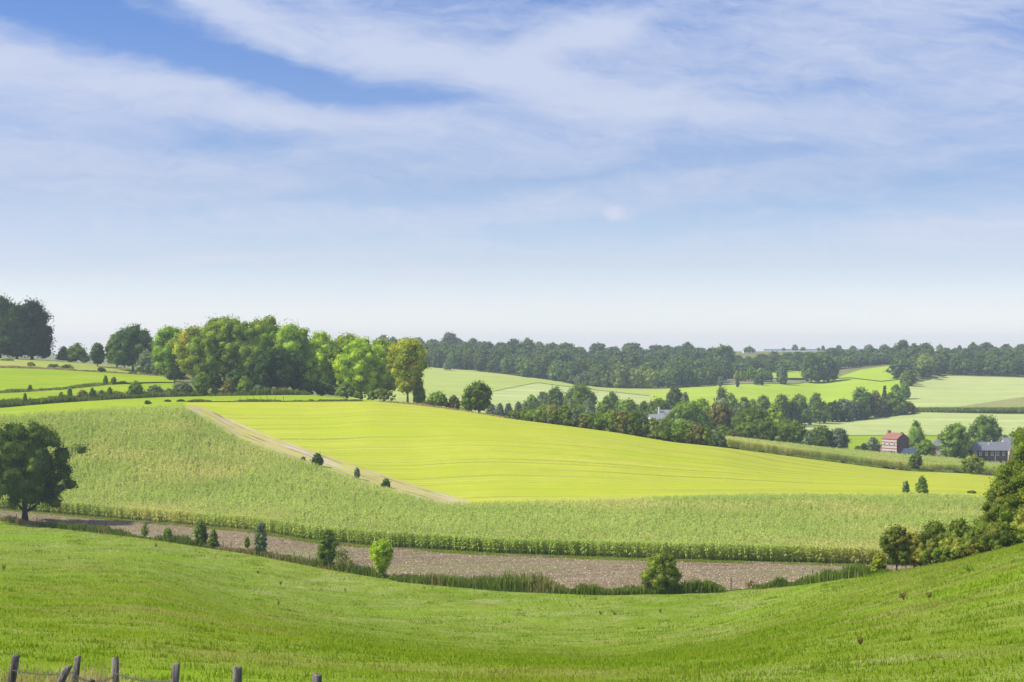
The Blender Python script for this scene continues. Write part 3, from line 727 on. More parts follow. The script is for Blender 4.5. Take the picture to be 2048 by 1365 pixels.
# near dry grass at the wire fence
def near_tuft(name, label, m, px0, px1, y0, y1, n, h0, h1, seed):
    rg = np.random.default_rng(seed)
    px, Y, x, z = scatter(px0, px1, lambda p: y0, lambda p: y1, n, rg)
    e = vnoise(x * 1.6 + 40, Y * 1.6 + 7, seed)
    hh = (h0 + (h1 - h0) * e) * rg.uniform(0.6, 1.1, n)
    v, q, t = blades(np.stack([x, Y, z], 1), hh, rg.uniform(0.006, 0.014, n), rg, 0.45, 2)
    return tag(link(name, mesh_np(name, v, q, t), m), label, 'grass', None, 'stuff')
near_tuft('dry_grass', 'long dry straw grass around the leaning posts at lower left', M['straw'], -150, 225, 14.6, 19.0, 6500, 0.25, 0.85, 71)
near_tuft('dry_grass', 'thin tall green grass along the near wire fence', M['blade'], -150, 720, 13.5, 16.5, 7000, 0.30, 0.80, 72)

exec_trees = True
# ------------------------------------------------------------------ trees on the left hill
T_ = tree
T_('tall dark tree cut by the left picture edge, on the hilltop', 'lf_deep', 'dome', 0, 58, 585, 712, zb=0.0, bark='bark_dark', dense=1.3)
T_('tall dark round tree at the right end of the dark clump on the hilltop', 'lf_deep', 'dome', 64, 52, 594, 700, zb=0.0, bark='bark_dark', dense=1.3)
T_('dark tree outside the left end of the hilltop clump', 'lf_dark', 'round', -75, 50, 590, 715, zb=0.03, bark='bark_dark')
B_ = bush
T_('dark low tree filling the foot of the hilltop clump', 'lf_deep', 'dome', 34, 44, 604, 692, zb=0.0, bark='bark_dark')
B_('low green bush just right of the dark hilltop clump', 'lf_mid', 'dome', 127, 15, 692, 700)
B_('broad rounded green bush between the dark clump and the slim tree', 'lf_mid', 'dome', 154, 24, 685, 696)
T_('slim dark green tree standing alone on the hill brow', 'lf_dark', 'oval', 195, 16, 683, 672, zb=0.06)
T_('rounded grey green tree leaning behind the dark round tree', 'lf_mid', 'round', 234, 24, 664, 682, zb=0.05)
T_('dark round tree with a pointed top left of the tall grove', 'lf_dark', 'round', 266, 46, 645, 668, zb=0.05, dense=1.2)
B_('grey green willow bush at the foot of the grove on the left', 'lf_grey', 'dome', 292, 22, 697, 655)
B_('second grey green bush at the foot of the grove, nearer its trees', 'lf_grey', 'dome', 318, 20, 700, 652)
g1 = 'tall trees of the hilltop grove'
T_('leftmost tall green tree of the hilltop grove', 'lf_poplar', 'oval', 342, 42, 646, 592, zb=0.05, group=g1)
T_('yellow green tree second from the left in the hilltop grove', 'lf_yellow', 'oval', 388, 42, 647, 580, zb=0.06, group=g1)
T_('tallest tree of the hilltop grove, broad and mid green', 'lf_poplar', 'round', 448, 70, 627, 556, zb=0.05, group=g1, npuff=100, puff=0.24)
T_('broad mid green tree right of the tallest grove tree', 'lf_poplar', 'round', 520, 62, 630, 552, zb=0.08, group=g1, puff=0.26)
T_('mid green tree at the gap in the middle of the grove', 'lf_poplar', 'round', 586, 48, 639, 545, zb=0.03, group=g1, open_=0.06)
T_('very dark round tree standing in front of the grove', 'lf_deep', 'round', 553, 58, 690, 520, zb=0.02, bark='bark_dark', dense=1.3)
T_('light green tree just right of the gap in the grove', 'lf_lime', 'oval', 642, 46, 659, 560, zb=0.04, group=g1, puff=0.27)
T_('light green tree with a flat top in the right half of the grove', 'lf_lime', 'oval', 694, 48, 661, 565, zb=0.05, group=g1, puff=0.27)
T_('broad bright lime tree reaching low to the ground in the right half of the grove', 'lf_lime', 'round', 722, 56, 670, 530, zb=0.03, group=g1, puff=0.24, npuff=85)
T_('lime green tree behind the last tree of the grove', 'lf_lime', 'oval', 768, 40, 673, 535, zb=0.10, group=g1)
T_('rightmost grove tree, yellow topped and open with a bare trunk', 'lf_yellow', 'vase', 815, 47, 670, 505, zb=0.12, group=g1, open_=0.10, core=True, puff=0.26, npuff=80, trunk_r=0.35)
B_('dark round bush at the foot of the rightmost grove tree', 'lf_mid', 'dome', 838, 15, 752, 505, group=None, open_=0.1)
B_('dark scrub below the broad lime tree', 'lf_hedge', 'dome', 760, 30, 775, 508)
B_('green bush at the edge of the mown field below the grove', 'lf_mid', 'dome', 716, 13, 784, 500)
B_('wide green bush between the grove and the lone oval tree', 'lf_mid', 'dome', 876, 25, 780, 490)
B_('brownish bush right of the wide green bush below the grove', 'lf_autumn', 'dome', 908, 15, 789, 490)
B_('rusty brown bush at the crest of the mown field', 'lf_autumn', 'dome', 855, 12, 800, 480)
T_('dark oval tree standing alone on the crest of the mown field', 'lf_mid', 'oval', 958, 31, 760, 474, zb=0.05, dense=1.3, trunk_r=0.3)
B_('light green bush tucked behind the lone oval tree', 'lf_lime', 'dome', 934, 14, 788, 480)
for (p, h_, tp, mt, lb) in [
    (50, 5, 785, 'lf_mid', 'small upright bush alone near the left end of the terrace hedge'),
    (122, 6, 783, 'lf_hedge', 'small round bush where the terrace hedge thickens'),
    (140, 6, 773, 'lf_mid', 'slim upright bush left of the rusty bush in the terrace hedge'),
    (165, 12, 778, 'lf_autumn', 'rusty leaved bush in the terrace hedge'),
    (185, 8, 775, 'lf_dark', 'dark bush right of the rusty bush in the terrace hedge'),
    (203, 7, 779, 'lf_dark', 'dark narrow bush, second right of the rusty bush in the terrace hedge'),
    (219, 7, 773, 'lf_mid', 'upright bush, third right of the rusty bush in the terrace hedge'),
    (240, 11, 784, 'lf_dark', 'low dark bush left of the pointed bush in the terrace hedge'),
    (272, 19, 760, 'lf_mid', 'pointed grey green bush in the middle of the terrace hedge'),
    (309, 20, 768, 'lf_grey', 'grey rounded bush right of the pointed bush in the terrace hedge'),
    (338, 11, 776, 'lf_grey', 'low grey bush between two larger grey bushes of the terrace hedge'),
    (364, 25, 763, 'lf_grey', 'broad grey green bush left of the dark upright tree in the terrace hedge'),
    (430, 10, 773, 'lf_mid', 'low green bush right of the dark upright tree in the terrace hedge'),
    (458, 15, 755, 'lf_autumn', 'brownish bush in the right part of the terrace hedge'),
    (490, 17, 750, 'lf_mid', 'tall green bush at the left foot of the very dark round tree'),
    (515, 14, 768, 'lf_grey', 'grey bush touching the very dark round tree')]:
    B_(lb, mt, 'dome', p, h_, tp, float(LY('L6', p)) + 4, group='bushes of the terrace hedge')
T_('dark upright oval tree rising from the terrace hedge', 'lf_mid', 'oval', 404, 17, 742, 503, zb=0.03, dense=1.2)
for (p, h_, tp, yy_, mt, lb) in [
    (211, 6, 750, 543, 'lf_mid', 'left one of the two small bushes on the bank below the hill pasture'),
    (227, 6, 753, 545, 'lf_mid', 'right one of the two small bushes on the bank below the hill pasture'),
    (244, 12, 763, 545, 'lf_dark', 'flat dark bush at the end of the bank below the hill pasture'),
    (203, 9, 735, 640, 'lf_dark', 'small dark bush on the upper bank of the hill pasture'),
    (60, 5, 770, 520, 'lf_autumn', 'tiny brown bush on the bank at far left'),
    (15, 14, 719, 668, 'lf_hedge', 'low scrub under the dark hilltop clump at the left edge'),
    (62, 8, 724, 640, 'lf_autumn', 'small brown bush above the hill pasture near the left edge'),
    (108, 14, 728, 640, 'lf_hedge', 'left half of the flat scrub above the hill pasture'),
    (134, 14, 729, 640, 'lf_hedge', 'right half of the flat scrub above the hill pasture'),
    (265, 9, 743, 640, 'lf_grey', 'tiny grey bush on the brown upper bank'),
    (365, 16, 752, 600, 'lf_hedge', 'low dark scrub in front of the tall grove'),
    (420, 20, 752, 560, 'lf_hedge', 'low scrub at the foot of the tallest grove tree'),
    (295, 7, 801, 455, 'lf_dark', 'small leaning bush at the top corner of the maize field'),
    (336, 7, 801, 468, 'lf_dark', 'left of the three tiny bushes along the top of the mown field'),
    (362, 9, 801, 469, 'lf_dark', 'middle one of the three tiny bushes along the top of the mown field'),
    (402, 14, 803, 469, 'lf_hedge', 'right, flattest of the three tiny bushes along the top of the mown field')]:
    B_(lb, mt, 'dome', p, h_, tp, yy_)
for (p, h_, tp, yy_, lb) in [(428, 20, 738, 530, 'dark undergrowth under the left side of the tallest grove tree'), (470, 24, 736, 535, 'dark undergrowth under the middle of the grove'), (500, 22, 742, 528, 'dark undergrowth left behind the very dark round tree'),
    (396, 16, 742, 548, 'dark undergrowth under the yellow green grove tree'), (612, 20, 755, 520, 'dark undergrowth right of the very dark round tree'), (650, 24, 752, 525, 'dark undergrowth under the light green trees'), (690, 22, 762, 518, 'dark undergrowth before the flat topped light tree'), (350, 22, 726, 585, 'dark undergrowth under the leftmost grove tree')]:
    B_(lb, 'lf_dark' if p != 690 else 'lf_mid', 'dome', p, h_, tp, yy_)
# bushes on the track
B_('largest dark bush on the track between maize and mown field', 'lf_dark', 'dome', 635, 14, 905, 371, dense=1.2)
B_('slim grey bush in the middle of the track', 'lf_grey', 'oval', 714, 7, 934, 357)
B_('dark round bush nearest the lower end of the track', 'lf_dark', 'dome', 772, 10, 956, 347)
B_('tiny bush just left of the largest track bush', 'lf_mid', 'dome', 606, 5, 914, 379)
B_('smaller of the two young trees where maize meets mown field', 'lf_grey', 'dome', 1812, 8, 960, 346)
B_('larger conical young tree where maize meets mown field', 'lf_mid', 'dome', 1844, 14, 950, 343, dense=0.8)
B_('low bush at the field corner beside the right hand tree', 'lf_hedge', 'dome', 1944, 10, 982, 350)
T_('dark thorny bush at the near edge of the valley maize', 'lf_hedge', 'oval', 1831, 14, 903, 508, zb=0.0)
T_('rusty topped round bush at the right end of the valley maize', 'lf_near', 'round', 1945, 24, 908, 506, zb=0.0)
# the long hedge behind the mown field
hd = [(1030, 14, 822), (1048, 14, 820), (1066, 15, 817), (1084, 15, 811), (1106, 17, 807), (1128, 16, 812), (1148, 14, 819), (1166, 14, 823), (1184, 13, 827),
      (1202, 16, 827), (1222, 17, 822), (1244, 18, 820), (1268, 19, 820), (1286, 14, 830), (1304, 17, 835), (1326, 18, 839), (1348, 17, 845), (1370, 17, 846), (1392, 17, 849), (1412, 15, 854), (1428, 14, 861), (1441, 10, 871)]
for i, (p, h_, tp) in enumerate(hd):
    mt = ['lf_hedge', 'lf_hedge', 'lf_mid', 'lf_hedge', 'lf_autumn', 'lf_hedge', 'lf_grey'][i % 7] if i != 4 else 'lf_hedge'
    lb = {0: 'first bush at the upper left end of the long hedge', 21: 'last low bush at the lower right end of the long hedge'}.get(i, 'rounded bush in the long hedge behind the mown field')
    B_(lb, mt, 'dome', p, h_ * 1.6, tp - 4 + (i * 37 % 5), float(LY('L5', p)) + 5, group='bushes of the long hedge behind the mown field', base=float(LR('L5', p)) + 4, dense=1.3)

# ------------------------------------------------------------------ valley trees (beyond the hedge)
gv = 'trees in the valley'
VT = [ # label, leaf, shape, px, hw, top, Y
 ('small round tree at the foot of the pale field, leftmost of three', 'lf_grey', 'dome', 982, 10, 806, 760),
 ('small round tree at the foot of the pale field, middle of three', 'lf_grey', 'dome', 1000, 9, 805, 765),
 ('small pointed tree at the foot of the pale field, right of three', 'lf_grey', 'oval', 1017, 7, 805, 765),
 ('small tree left of the dark round copse in the valley', 'lf_grey', 'dome', 1037, 9, 802, 770),
 ('left rounded tree of the valley copse', 'lf_mid', 'dome', 1064, 17, 787, 780),
 ('narrow tree inside the valley copse', 'lf_grey', 'oval', 1087, 11, 781, 790),
 ('broad tree in the middle of the valley copse', 'lf_mid', 'round', 1111, 21, 771, 790),
 ('largest dark tree of the valley copse, at its right', 'lf_mid', 'round', 1159, 30, 763, 785),
 ('small tree in front of the largest copse tree', 'lf_grey', 'dome', 1142, 12, 794, 720),
 ('low tree at the right foot of the largest copse tree', 'lf_grey', 'dome', 1176, 16, 795, 730),
 ('low grey bush row left in front of the copse', 'lf_hedge', 'dome', 1060, 22, 806, 640),
 ('low bush before the middle of the copse', 'lf_grey', 'dome', 1098, 18, 807, 640),
 ('low rounded tree before the copse, behind the long hedge', 'lf_mid', 'dome', 1150, 22, 805, 620),
 ('dark flat topped tree alone behind the rounded valley trees', 'lf_mid', 'dome', 1224, 17, 781, 820),
 ('light tree left of the broad rounded valley tree', 'lf_mid', 'dome', 1212, 22, 793, 700),
 ('broad rounded tree left of the white farm', 'lf_mid', 'dome', 1254, 30, 795, 670),
 ('rounded tree behind the roof of the white farm', 'lf_mid', 'dome', 1317, 32, 794, 740),
 ('small tree left of the tree behind the white farm', 'lf_mid', 'dome', 1288, 16, 800, 745),
 ('single tree standing in the far yellow green field', 'lf_mid', 'round', 1350, 14, 770, 890),
 ('small tree beside the single tree in the far field', 'lf_grey', 'dome', 1370, 9, 782, 880),
 ('large light green tree just right of the white farm', 'lf_mid', 'round', 1372, 37, 797, 610),
 ('tree behind the large tree right of the white farm', 'lf_lime', 'dome', 1404, 24, 792, 700),
 ('dark low tree between the farm tree and the long hedge', 'lf_dark', 'dome', 1411, 16, 828, 580),
 ('silver grey tree with a ragged pointed top', 'lf_grey', 'cone', 1443, 24, 770, 740),
 ('dark shoulder tree right of the silver grey tree', 'lf_mid', 'oval', 1460, 15, 782, 735),
 ('reddish brown tree in the middle of the valley wood', 'lf_autumn', 'round', 1441, 24, 800, 640),
 ('pale silvery willow in the valley wood', 'lf_grey', 'willow', 1479, 18, 806, 680),
 ('dark round tree right of the pointed silver tree', 'lf_mid', 'dome', 1489, 15, 791, 760),
 ('small dark tree between two round tree tops', 'lf_mid', 'dome', 1505, 12, 796, 760),
 ('dark domed tree left of the gap in the tree line', 'lf_mid', 'round', 1526, 16, 788, 765),
 ('broad olive tree in front of the valley wood', 'lf_mid', 'round', 1506, 36, 810, 600),
 ('yellow green rounded tree with a dark neighbour', 'lf_lime', 'round', 1548, 19, 805, 680),
 ('dark domed tree above the yellow green tree', 'lf_mid', 'round', 1563, 15, 785, 770),
 ('dark tree filling the line right of the yellow green tree', 'lf_dark', 'round', 1583, 18, 800, 740),
 ('dark domed tree with a flat shoulder in the tree line', 'lf_mid', 'round', 1598, 17, 785, 775),
 ('low dark tree before the flat shouldered tree', 'lf_mid', 'dome', 1610, 14, 812, 745),
 ('small domed dark tree standing above the line', 'lf_mid', 'round', 1631, 13, 784, 775),
 ('olive tree in front of the small domed tree', 'lf_mid', 'round', 1639, 17, 799, 745),
 ('dark tree left of the pale topped tree in the line', 'lf_dark', 'round', 1665, 15, 801, 760),
 ('pale topped rounded tree in the line', 'lf_grey', 'round', 1688, 17, 795, 770),
 ('grey green tree left of the tallest tree in the line', 'lf_grey', 'round', 1706, 14, 800, 770),
 ('tallest pointed tree of the valley tree line', 'lf_mid', 'oval', 1721, 16, 771, 790),
 ('dark shoulder tree right of the tallest tree in the line', 'lf_dark', 'oval', 1736, 11, 783, 790),
 ('brownish tree left of the dark little spire', 'lf_autumn', 'oval', 1751, 13, 779, 800),
 ('dark little spire shaped tree in the valley line', 'lf_dark', 'cone', 1769, 8, 770, 840),
 ('grey tree below the dark little spire', 'lf_grey', 'oval', 1761, 14, 793, 790),
 ('large rounded tree near the right end of the valley line', 'lf_mid', 'round', 1790, 19, 778, 805),
 ('round orange tinted tree ending the valley line', 'lf_autumn', 'dome', 1815, 16, 803, 815),
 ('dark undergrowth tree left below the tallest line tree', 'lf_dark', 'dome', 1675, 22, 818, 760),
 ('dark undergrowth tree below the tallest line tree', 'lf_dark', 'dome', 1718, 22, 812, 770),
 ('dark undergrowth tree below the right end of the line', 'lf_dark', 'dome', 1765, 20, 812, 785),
 ('olive round tree left of the bright round orchard tree', 'lf_mid', 'round', 1493, 23, 843, 560),
 ('bright round orchard tree above the valley maize', 'lf_mid', 'round', 1532, 20, 840, 570),
 ('large olive tree above the valley maize with two crowns', 'lf_mid', 'round', 1569, 25, 843, 570),
 ('broad dark tree behind the orchard trees', 'lf_mid', 'round', 1578, 27, 836, 600),
 ('low green scrub at the end of the long hedge', 'lf_hedge', 'dome', 1465, 16, 858, 540),
 ('low scrub behind the last hedge bushes', 'lf_mid', 'dome', 1445, 20, 848, 560),
 ('dark green scrub behind the middle of the valley hedge', 'lf_dark', 'dome', 1410, 28, 840, 560),
 ('green scrub below the white farm', 'lf_mid', 'dome', 1370, 26, 838, 560),
 ('dark broad tree left of the pale willow pair', 'lf_mid', 'round', 1645, 19, 848, 640),
 ('grey scrub left of the dark broad tree', 'lf_grey', 'dome', 1615, 16, 858, 620),
 ('pale willow with upright branches in the valley', 'lf_grey', 'willow', 1678, 18, 852, 640),
 ('little round orchard tree on a bare trunk', 'lf_mid', 'round', 1638, 14, 869, 605),
 ('small pale willow left of the brick house', 'lf_grey', 'willow', 1746, 11, 873, 660),
 ('small dark bush left of the brick house', 'lf_dark', 'dome', 1728, 8, 886, 625),
 ('tiny green bush beside the small dark bush', 'lf_mid', 'dome', 1715, 8, 891, 625),
 ('ragged tall tree just right of the brick house', 'lf_mid', 'cone', 1832, 22, 840, 680),
 ('low round tree behind the solar shed', 'lf_mid', 'dome', 1850, 25, 877, 650),
 ('large round green tree between the grey roofed house and long barn', 'lf_mid', 'round', 1911, 32, 843, 640),
 ('large round tree behind the long barn', 'lf_mid', 'round', 1971, 34, 827, 760),
 ('small tree behind the grey roofed house', 'lf_grey', 'dome', 1884, 8, 863, 720),
 ('small grey tree right behind the long barn', 'lf_grey', 'dome', 2008, 14, 868, 740),
 ('tree far right behind the barns', 'lf_mid', 'round', 2050, 26, 850, 760),
 ('left one of the bush pair at the corner of the pale slope', 'lf_mid', 'dome', 1792, 11, 767, 1080),
 ('right one of the bush pair at the corner of the pale slope', 'lf_mid', 'dome', 1808, 12, 762, 1100),
]
for (lb, mt, sh, p, h_, tp, yv) in VT:
    k = dict(zb=0.0, trunk=True, dense=1.2)
    if 1450 < p < 1840 and 730 <= yv <= 850:      # the line of trees stands at the foot of the far field
        yv = hit(p, float(np.interp(p, [1450, 1590, 1640, 1720, 1780, 1830], [852, 847, 843, 836, 829, 826])) + (850 - yv) * 0.04, 640)
    h_ = h_ * (1.25 if p < 1840 else 0.98)
    if sh == 'oval': sh = 'round'
    if 'orchard' in lb: k['zb'] = 0.2
    T_(lb, mt, sh, p, h_, tp, float(yv), group=gv, **k)
# trees on the far slope
FS = [
 ('pale tree standing out in front of the far wood', 'lf_grey', 'dome', 1158, 16, 746, 1150),
 ('whitish willow at the left corner of the far meadow', 'lf_grey', 'dome', 894, 8, 722, 1255),
 ('left one of the two round trees below the far clearing', 'lf_mid', 'dome', 1503, 15, 734, 1270),
 ('right one of the two round trees below the far clearing', 'lf_mid', 'dome', 1522, 14, 734, 1265),
 ('small round tree right of the two round trees', 'lf_mid', 'dome', 1538, 8, 737, 1270),
 ('round tree standing alone on the far clearing', 'lf_grey', 'round', 1564, 12, 733, 1250),
 ('dark foot scrub right of the round trees on the heath', 'lf_dark', 'dome', 1518, 12, 749, 1225),
 ('first tiny bush on the heath edge', 'lf_lime', 'dome', 1473, 5, 742, 1260),
 ('second tiny bush on the heath edge', 'lf_lime', 'dome', 1482, 5, 742, 1260),
 ('third tiny bush on the heath edge', 'lf_lime', 'dome', 1489, 5, 742, 1260),
 ('small dark bush in the middle of the heath', 'lf_dark', 'oval', 1475, 4, 757, 1190),
 ('two stemmed small tree at the left of the heath', 'lf_grey', 'oval', 1440, 6, 752, 1190),
 ('left tree of the tall grey grove on the far slope', 'lf_wood', 'round', 1622, 20, 706, 1290),
 ('right tree of the tall grey grove on the far slope', 'lf_wood', 'round', 1648, 22, 704, 1295),
 ('lower tree in the tall grey grove', 'lf_wood', 'round', 1664, 16, 716, 1300),
]
for (lb, mt, sh, p, h_, tp, yv) in FS:
    T_(lb, mt, sh, p, h_, tp, float(yv), zb=0.0, group='trees on the far slope', dense=1.2)
# skyline trees
for (p, h_, tp, yv, lb) in [
    (1254, 14, 686, 2050, 'rounded tree standing highest on the far wood skyline'), (1226, 10, 693, 2050, 'low skyline tree left of the rounded skyline tree'),
    (1458, 10, 690, 1800, 'rounded skyline tree left of the white shed'), (1498, 13, 692, 1860, 'low broad skyline tree over the white shed'),
    (1567, 4, 696, 2150, 'tiny round skyline tree left of the tall one before the greenhouses'), (1590, 8, 688, 2150, 'tallest round skyline tree before the greenhouses'),
    (1606, 5, 694, 2150, 'small skyline tree right of the tallest one'), (1637, 4, 695, 2150, 'left of the pair of tiny skyline trees'), (1646, 4, 691, 2150, 'right of the pair of tiny skyline trees'),
    (1678, 8, 690, 2200, 'broad low skyline tree alone before the greenhouses'), (1706, 9, 691, 2150, 'low skyline tree at the greenhouse corner'), (1738, 11, 688, 2150, 'domed skyline tree above the tan field'),
    (1769, 13, 688, 2150, 'broad skyline tree right of the domed one'), (1790, 9, 692, 2150, 'low skyline tree in the broken row'), (1803, 9, 688, 2150, 'peaked skyline tree in the broken row'), (1822, 11, 692, 2150, 'flat skyline tree in the broken row'),
    (1836, 10, 690, 1800, 'near round skyline tree at the end of the greenhouses'), (1855, 7, 692, 2150, 'tiny skyline tree beyond the greenhouses'), (1880, 9, 688, 2100, 'lone rounded skyline tree left of the dark ridge wood'), (1919, 7, 690, 2100, 'small skyline tree at the foot of the ridge wood')]:
    T_(lb, 'lf_wood', 'dome' if h_ > 5 else 'round', p, h_, tp, float(yv), zb=0.0, group='trees on the skyline', dense=1.1)

# ------------------------------------------------------------------ the far woods (copies of six trees)
protos = []
for i in range(6):
    rg = np.random.default_rng(500 + i)
    V, Q, T, P, S = crown_arrays(7.6, 17.5, ['round', 'dome', 'oval', 'round', 'dome', 'willow'][i], 0.62, 2600, rg, 0.30)
    V = V + np.array([0, 0, 0.2])
    cme = mesh_np('crown', V, Q, T); cme.materials.append(M['lf_wood'])
    tv, tq = trunk_arrays(19.0, 2.0, P, 0.35, rg); tme = mesh_np('trunk', tv, tq, smooth=True); tme.materials.append(M['bark'])
    protos.append((cme, tme))
wood_rg = np.random.default_rng(77)
wood_src = {}
nwood = 0
def wood_tree(px, Y, s, sz, label, group):
    global nwood
    k = int(wood_rg.integers(0, 6)); nwood += 1
    loc = (X(px, Y), Y, float(HPY(px, Y)) - 0.3)
    if k not in wood_src:
        root = empty('tree', loc)
        link('crown', protos[k][0], None, root); link('trunk', protos[k][1], None, root)
        wood_src[k] = root; r = root
    else:
        src = wood_src[k]; r = src.copy(); col.objects.link(r); r.location = loc
        for ch in list(src.children):
            c = ch.copy(); col.objects.link(c); c.parent = r
    r.scale = (s, s, sz); r.rotation_euler = (0, 0, wood_rg.uniform(0, 2 * PI))
    tag(r, label, 'tree', group)
def woodband(px0, px1, y0f, y1f, rows, spacing, hs, label, group, limit=999):
    for j in range(rows):
        f = j / max(1, rows - 1)
        p = px0 + wood_rg.uniform(0, 6)
        while p < px1:
            a, b = y0f(p), y1f(p)
            Y = a + (b - a) * f ** 1.35 + wood_rg.uniform(-4, 4)
            s = wood_rg.uniform(0.75, 1.18)
            wood_tree(p, Y, s, s * hs * wood_rg.uniform(0.86, 1.12), label, group)
            p += spacing * F / Y * wood_rg.uniform(0.8, 1.2)
fw = lambda p: float(np.interp(p, [1450, 1500, 1600, 1700, 1800, 1830], [1300, 1370, 1440, 1480, 1520, 1520]))
rw = lambda p: float(np.interp(p, [1800, 1815, 1835, 1895, 2048, 2200], [1240, 1200, 1280, 1400, 1370, 1370]))
woodband(838, 1450, yl('L11', 6), yl('L11', 22), 2, 12.0, 0.92, 'green tree in the dense wood along the top of the far meadow', 'trees of the far wood behind the meadow')
woodband(1450, 1800, fw, lambda p: fw(p) + 18, 2, 12.5, 0.62, 'tree of the darker wood on the slope below the greenhouses', 'trees of the slope wood below the greenhouses')
woodband(1812, 2060, rw, lambda p: rw(p) + 20, 2, 11.5, 0.85, 'tree of the wood above the pale slope at the right', 'trees of the right hand wood')
# everything further back in those woods reads as one mass
def wood_mass(name, label, bands, seed):
    rg = np.random.default_rng(seed); pr = []
    for i in range(5):
        V, Q, T, P, S = crown_arrays(7.6, 17.5, ['round', 'dome', 'round', 'dome', 'oval'][i], 0.75, 1300, rg, 0.30)
        pr.append((V, Q, T))
    VV = []; QQ = []; TT = []; n0 = 0
    for (px0, px1, y0f, y1f, rows, spacing, hs) in bands:
        for j in range(rows):
            p = px0 + rg.uniform(0, 8)
            while p < px1:
                a, b = y0f(p), y1f(p); Y = a + (b - a) * (j / max(1, rows - 1)) ** 1.3 + rg.uniform(-5, 5)
                V, Q, T = pr[rg.integers(0, 5)]; an = rg.uniform(0, 2 * PI); c, s_ = math.cos(an), math.sin(an)
                sc = rg.uniform(0.65, 1.35); sz = sc * hs * rg.uniform(0.85, 1.15) * (0.82 + 0.36 * float(vnoise(np.array([p / 45.0]), np.array([Y / 90.0]), 5)[0]))
                W = np.stack([(V[:, 0] * c - V[:, 1] * s_) * sc + X(p, Y), (V[:, 0] * s_ + V[:, 1] * c) * sc + Y, V[:, 2] * sz + float(HPY(p, Y)) - 0.3], 1)
                VV.append(W); QQ.append(Q + n0); TT.append(T + n0); n0 += len(V)
                p += spacing * F / Y * rg.uniform(0.75, 1.25)
    return tag(link(name, mesh_np(name, np.concatenate(VV), np.concatenate(QQ), np.concatenate(TT)), M['lf_mass']), label, 'wood', None, 'stuff')
M['lf_mass'] = mat_leaf('leaf_wood_mass', (0.085, 0.150, 0.042), (0.17, 0.235, 0.055), (0.10, 0.16, 0.07), trans=0.30, scale=0.045, rnd=0.0)
wood_mass('far_wood', 'dense mixed wood covering the far ridge behind its front row of trees', [(760, 1455, yl('L11', 40), lambda p: float(np.interp(p, [760, 960, 1040, 1300, 1455], [1780, 1760, 1660, 1640, 1600])), 9, 11.0, 0.90)], 91)
wood_mass('far_wood', 'mixed wood on the slope under the greenhouses and above the pale slope', [(1445, 1825, lambda p: fw(p) + 30, lambda p: fw(p) + 170, 5, 11.0, 0.56), (1800, 2230, lambda p: rw(p) + 36, lambda p: float(np.interp(p, [1800, 1870, 1930, 1960, 2230], [1560, 1560, 1640, 1740, 1740])), 7, 11.0, 0.82), (2060, 2230, rw, lambda p: rw(p) + 25, 2, 11.5, 0.85)], 92)
print('wood trees', nwood)

# ------------------------------------------------------------------ shrubs along the meadow fence
def L1Y(p, o=0.0): return float(LY('L1', p)) + o
T_('big dark round tree at the left edge beside the meadow fence', 'lf_tree', 'round', 50, 92, 836, 297, zb=0.13, bark='bark_dark', dense=1.1, leafpx=2.6, puff=0.20, npuff=130, trunk_r=0.55)
B_('small weedy bush on the fence line right of the big left tree', 'weed', 'dome', 290, 10, 1046, L1Y(290), open_=0.2, core=False)
B_('small dark bush on the fence line left of the two leafy bushes', 'lf_mid', 'round', 336, 10, 1054, L1Y(336))
B_('taller of two light leafy bushes on the fence line', 'weed', 'round', 401, 15, 1038, L1Y(401), open_=0.2)
B_('lower one of two light leafy bushes on the fence line', 'weed', 'dome', 427, 11, 1058, L1Y(427), open_=0.1)
T_('slim two tiered young tree on the fence line', 'lf_grey', 'round', 521, 15, 1041, L1Y(521), zb=0.08, open_=0.18, trunk_r=0.06)
T_('tiny yellowish sapling left of the two tiered young tree', 'lf_lime', 'oval', 494, 6, 1073, L1Y(494), zb=0.3, trunk_r=0.04)
T_('dark vase shaped young tree on the fence line', 'lf_mid', 'round', 654, 21, 1054, L1Y(654), zb=0.12, dense=1.2, trunk_r=0.09)
B_('thin straggly bush right of the dark vase shaped tree', 'lf_hedge', 'oval', 683, 16, 1094, L1Y(683), open_=0.3, core=False, dense=0.7)
B_('low straggly bush between the dark tree and the lime bush', 'lf_hedge', 'dome', 700, 9, 1115, L1Y(700), open_=0.2, core=False, dense=0.7)
T_('bright lime green young tree on the fence line', 'lf_lime', 'vase', 763, 27, 1076, L1Y(763), zb=0.08, dense=1.3, trunk_r=0.1, puff=0.34)
B_('low dark bush at the foot of the lime green young tree', 'lf_mid', 'dome', 788, 14, 1148, L1Y(788))
T_('leaning bushy dark tree on the fence line right of centre', 'lf_near', 'round', 1325, 38, 1100, L1Y(1325), zb=0.03, dense=1.1, puff=0.32, open_=0.12, trunk_r=0.16)
B_('rounded weed clump right of the leaning bushy tree', 'weed', 'dome', 1408, 38, 1160, L1Y(1408))
B_('grey dead bush on the fence line before the stubble', 'lf_autumn', 'dome', 1502, 12, 1160, L1Y(1502), core=False, dense=0.6)
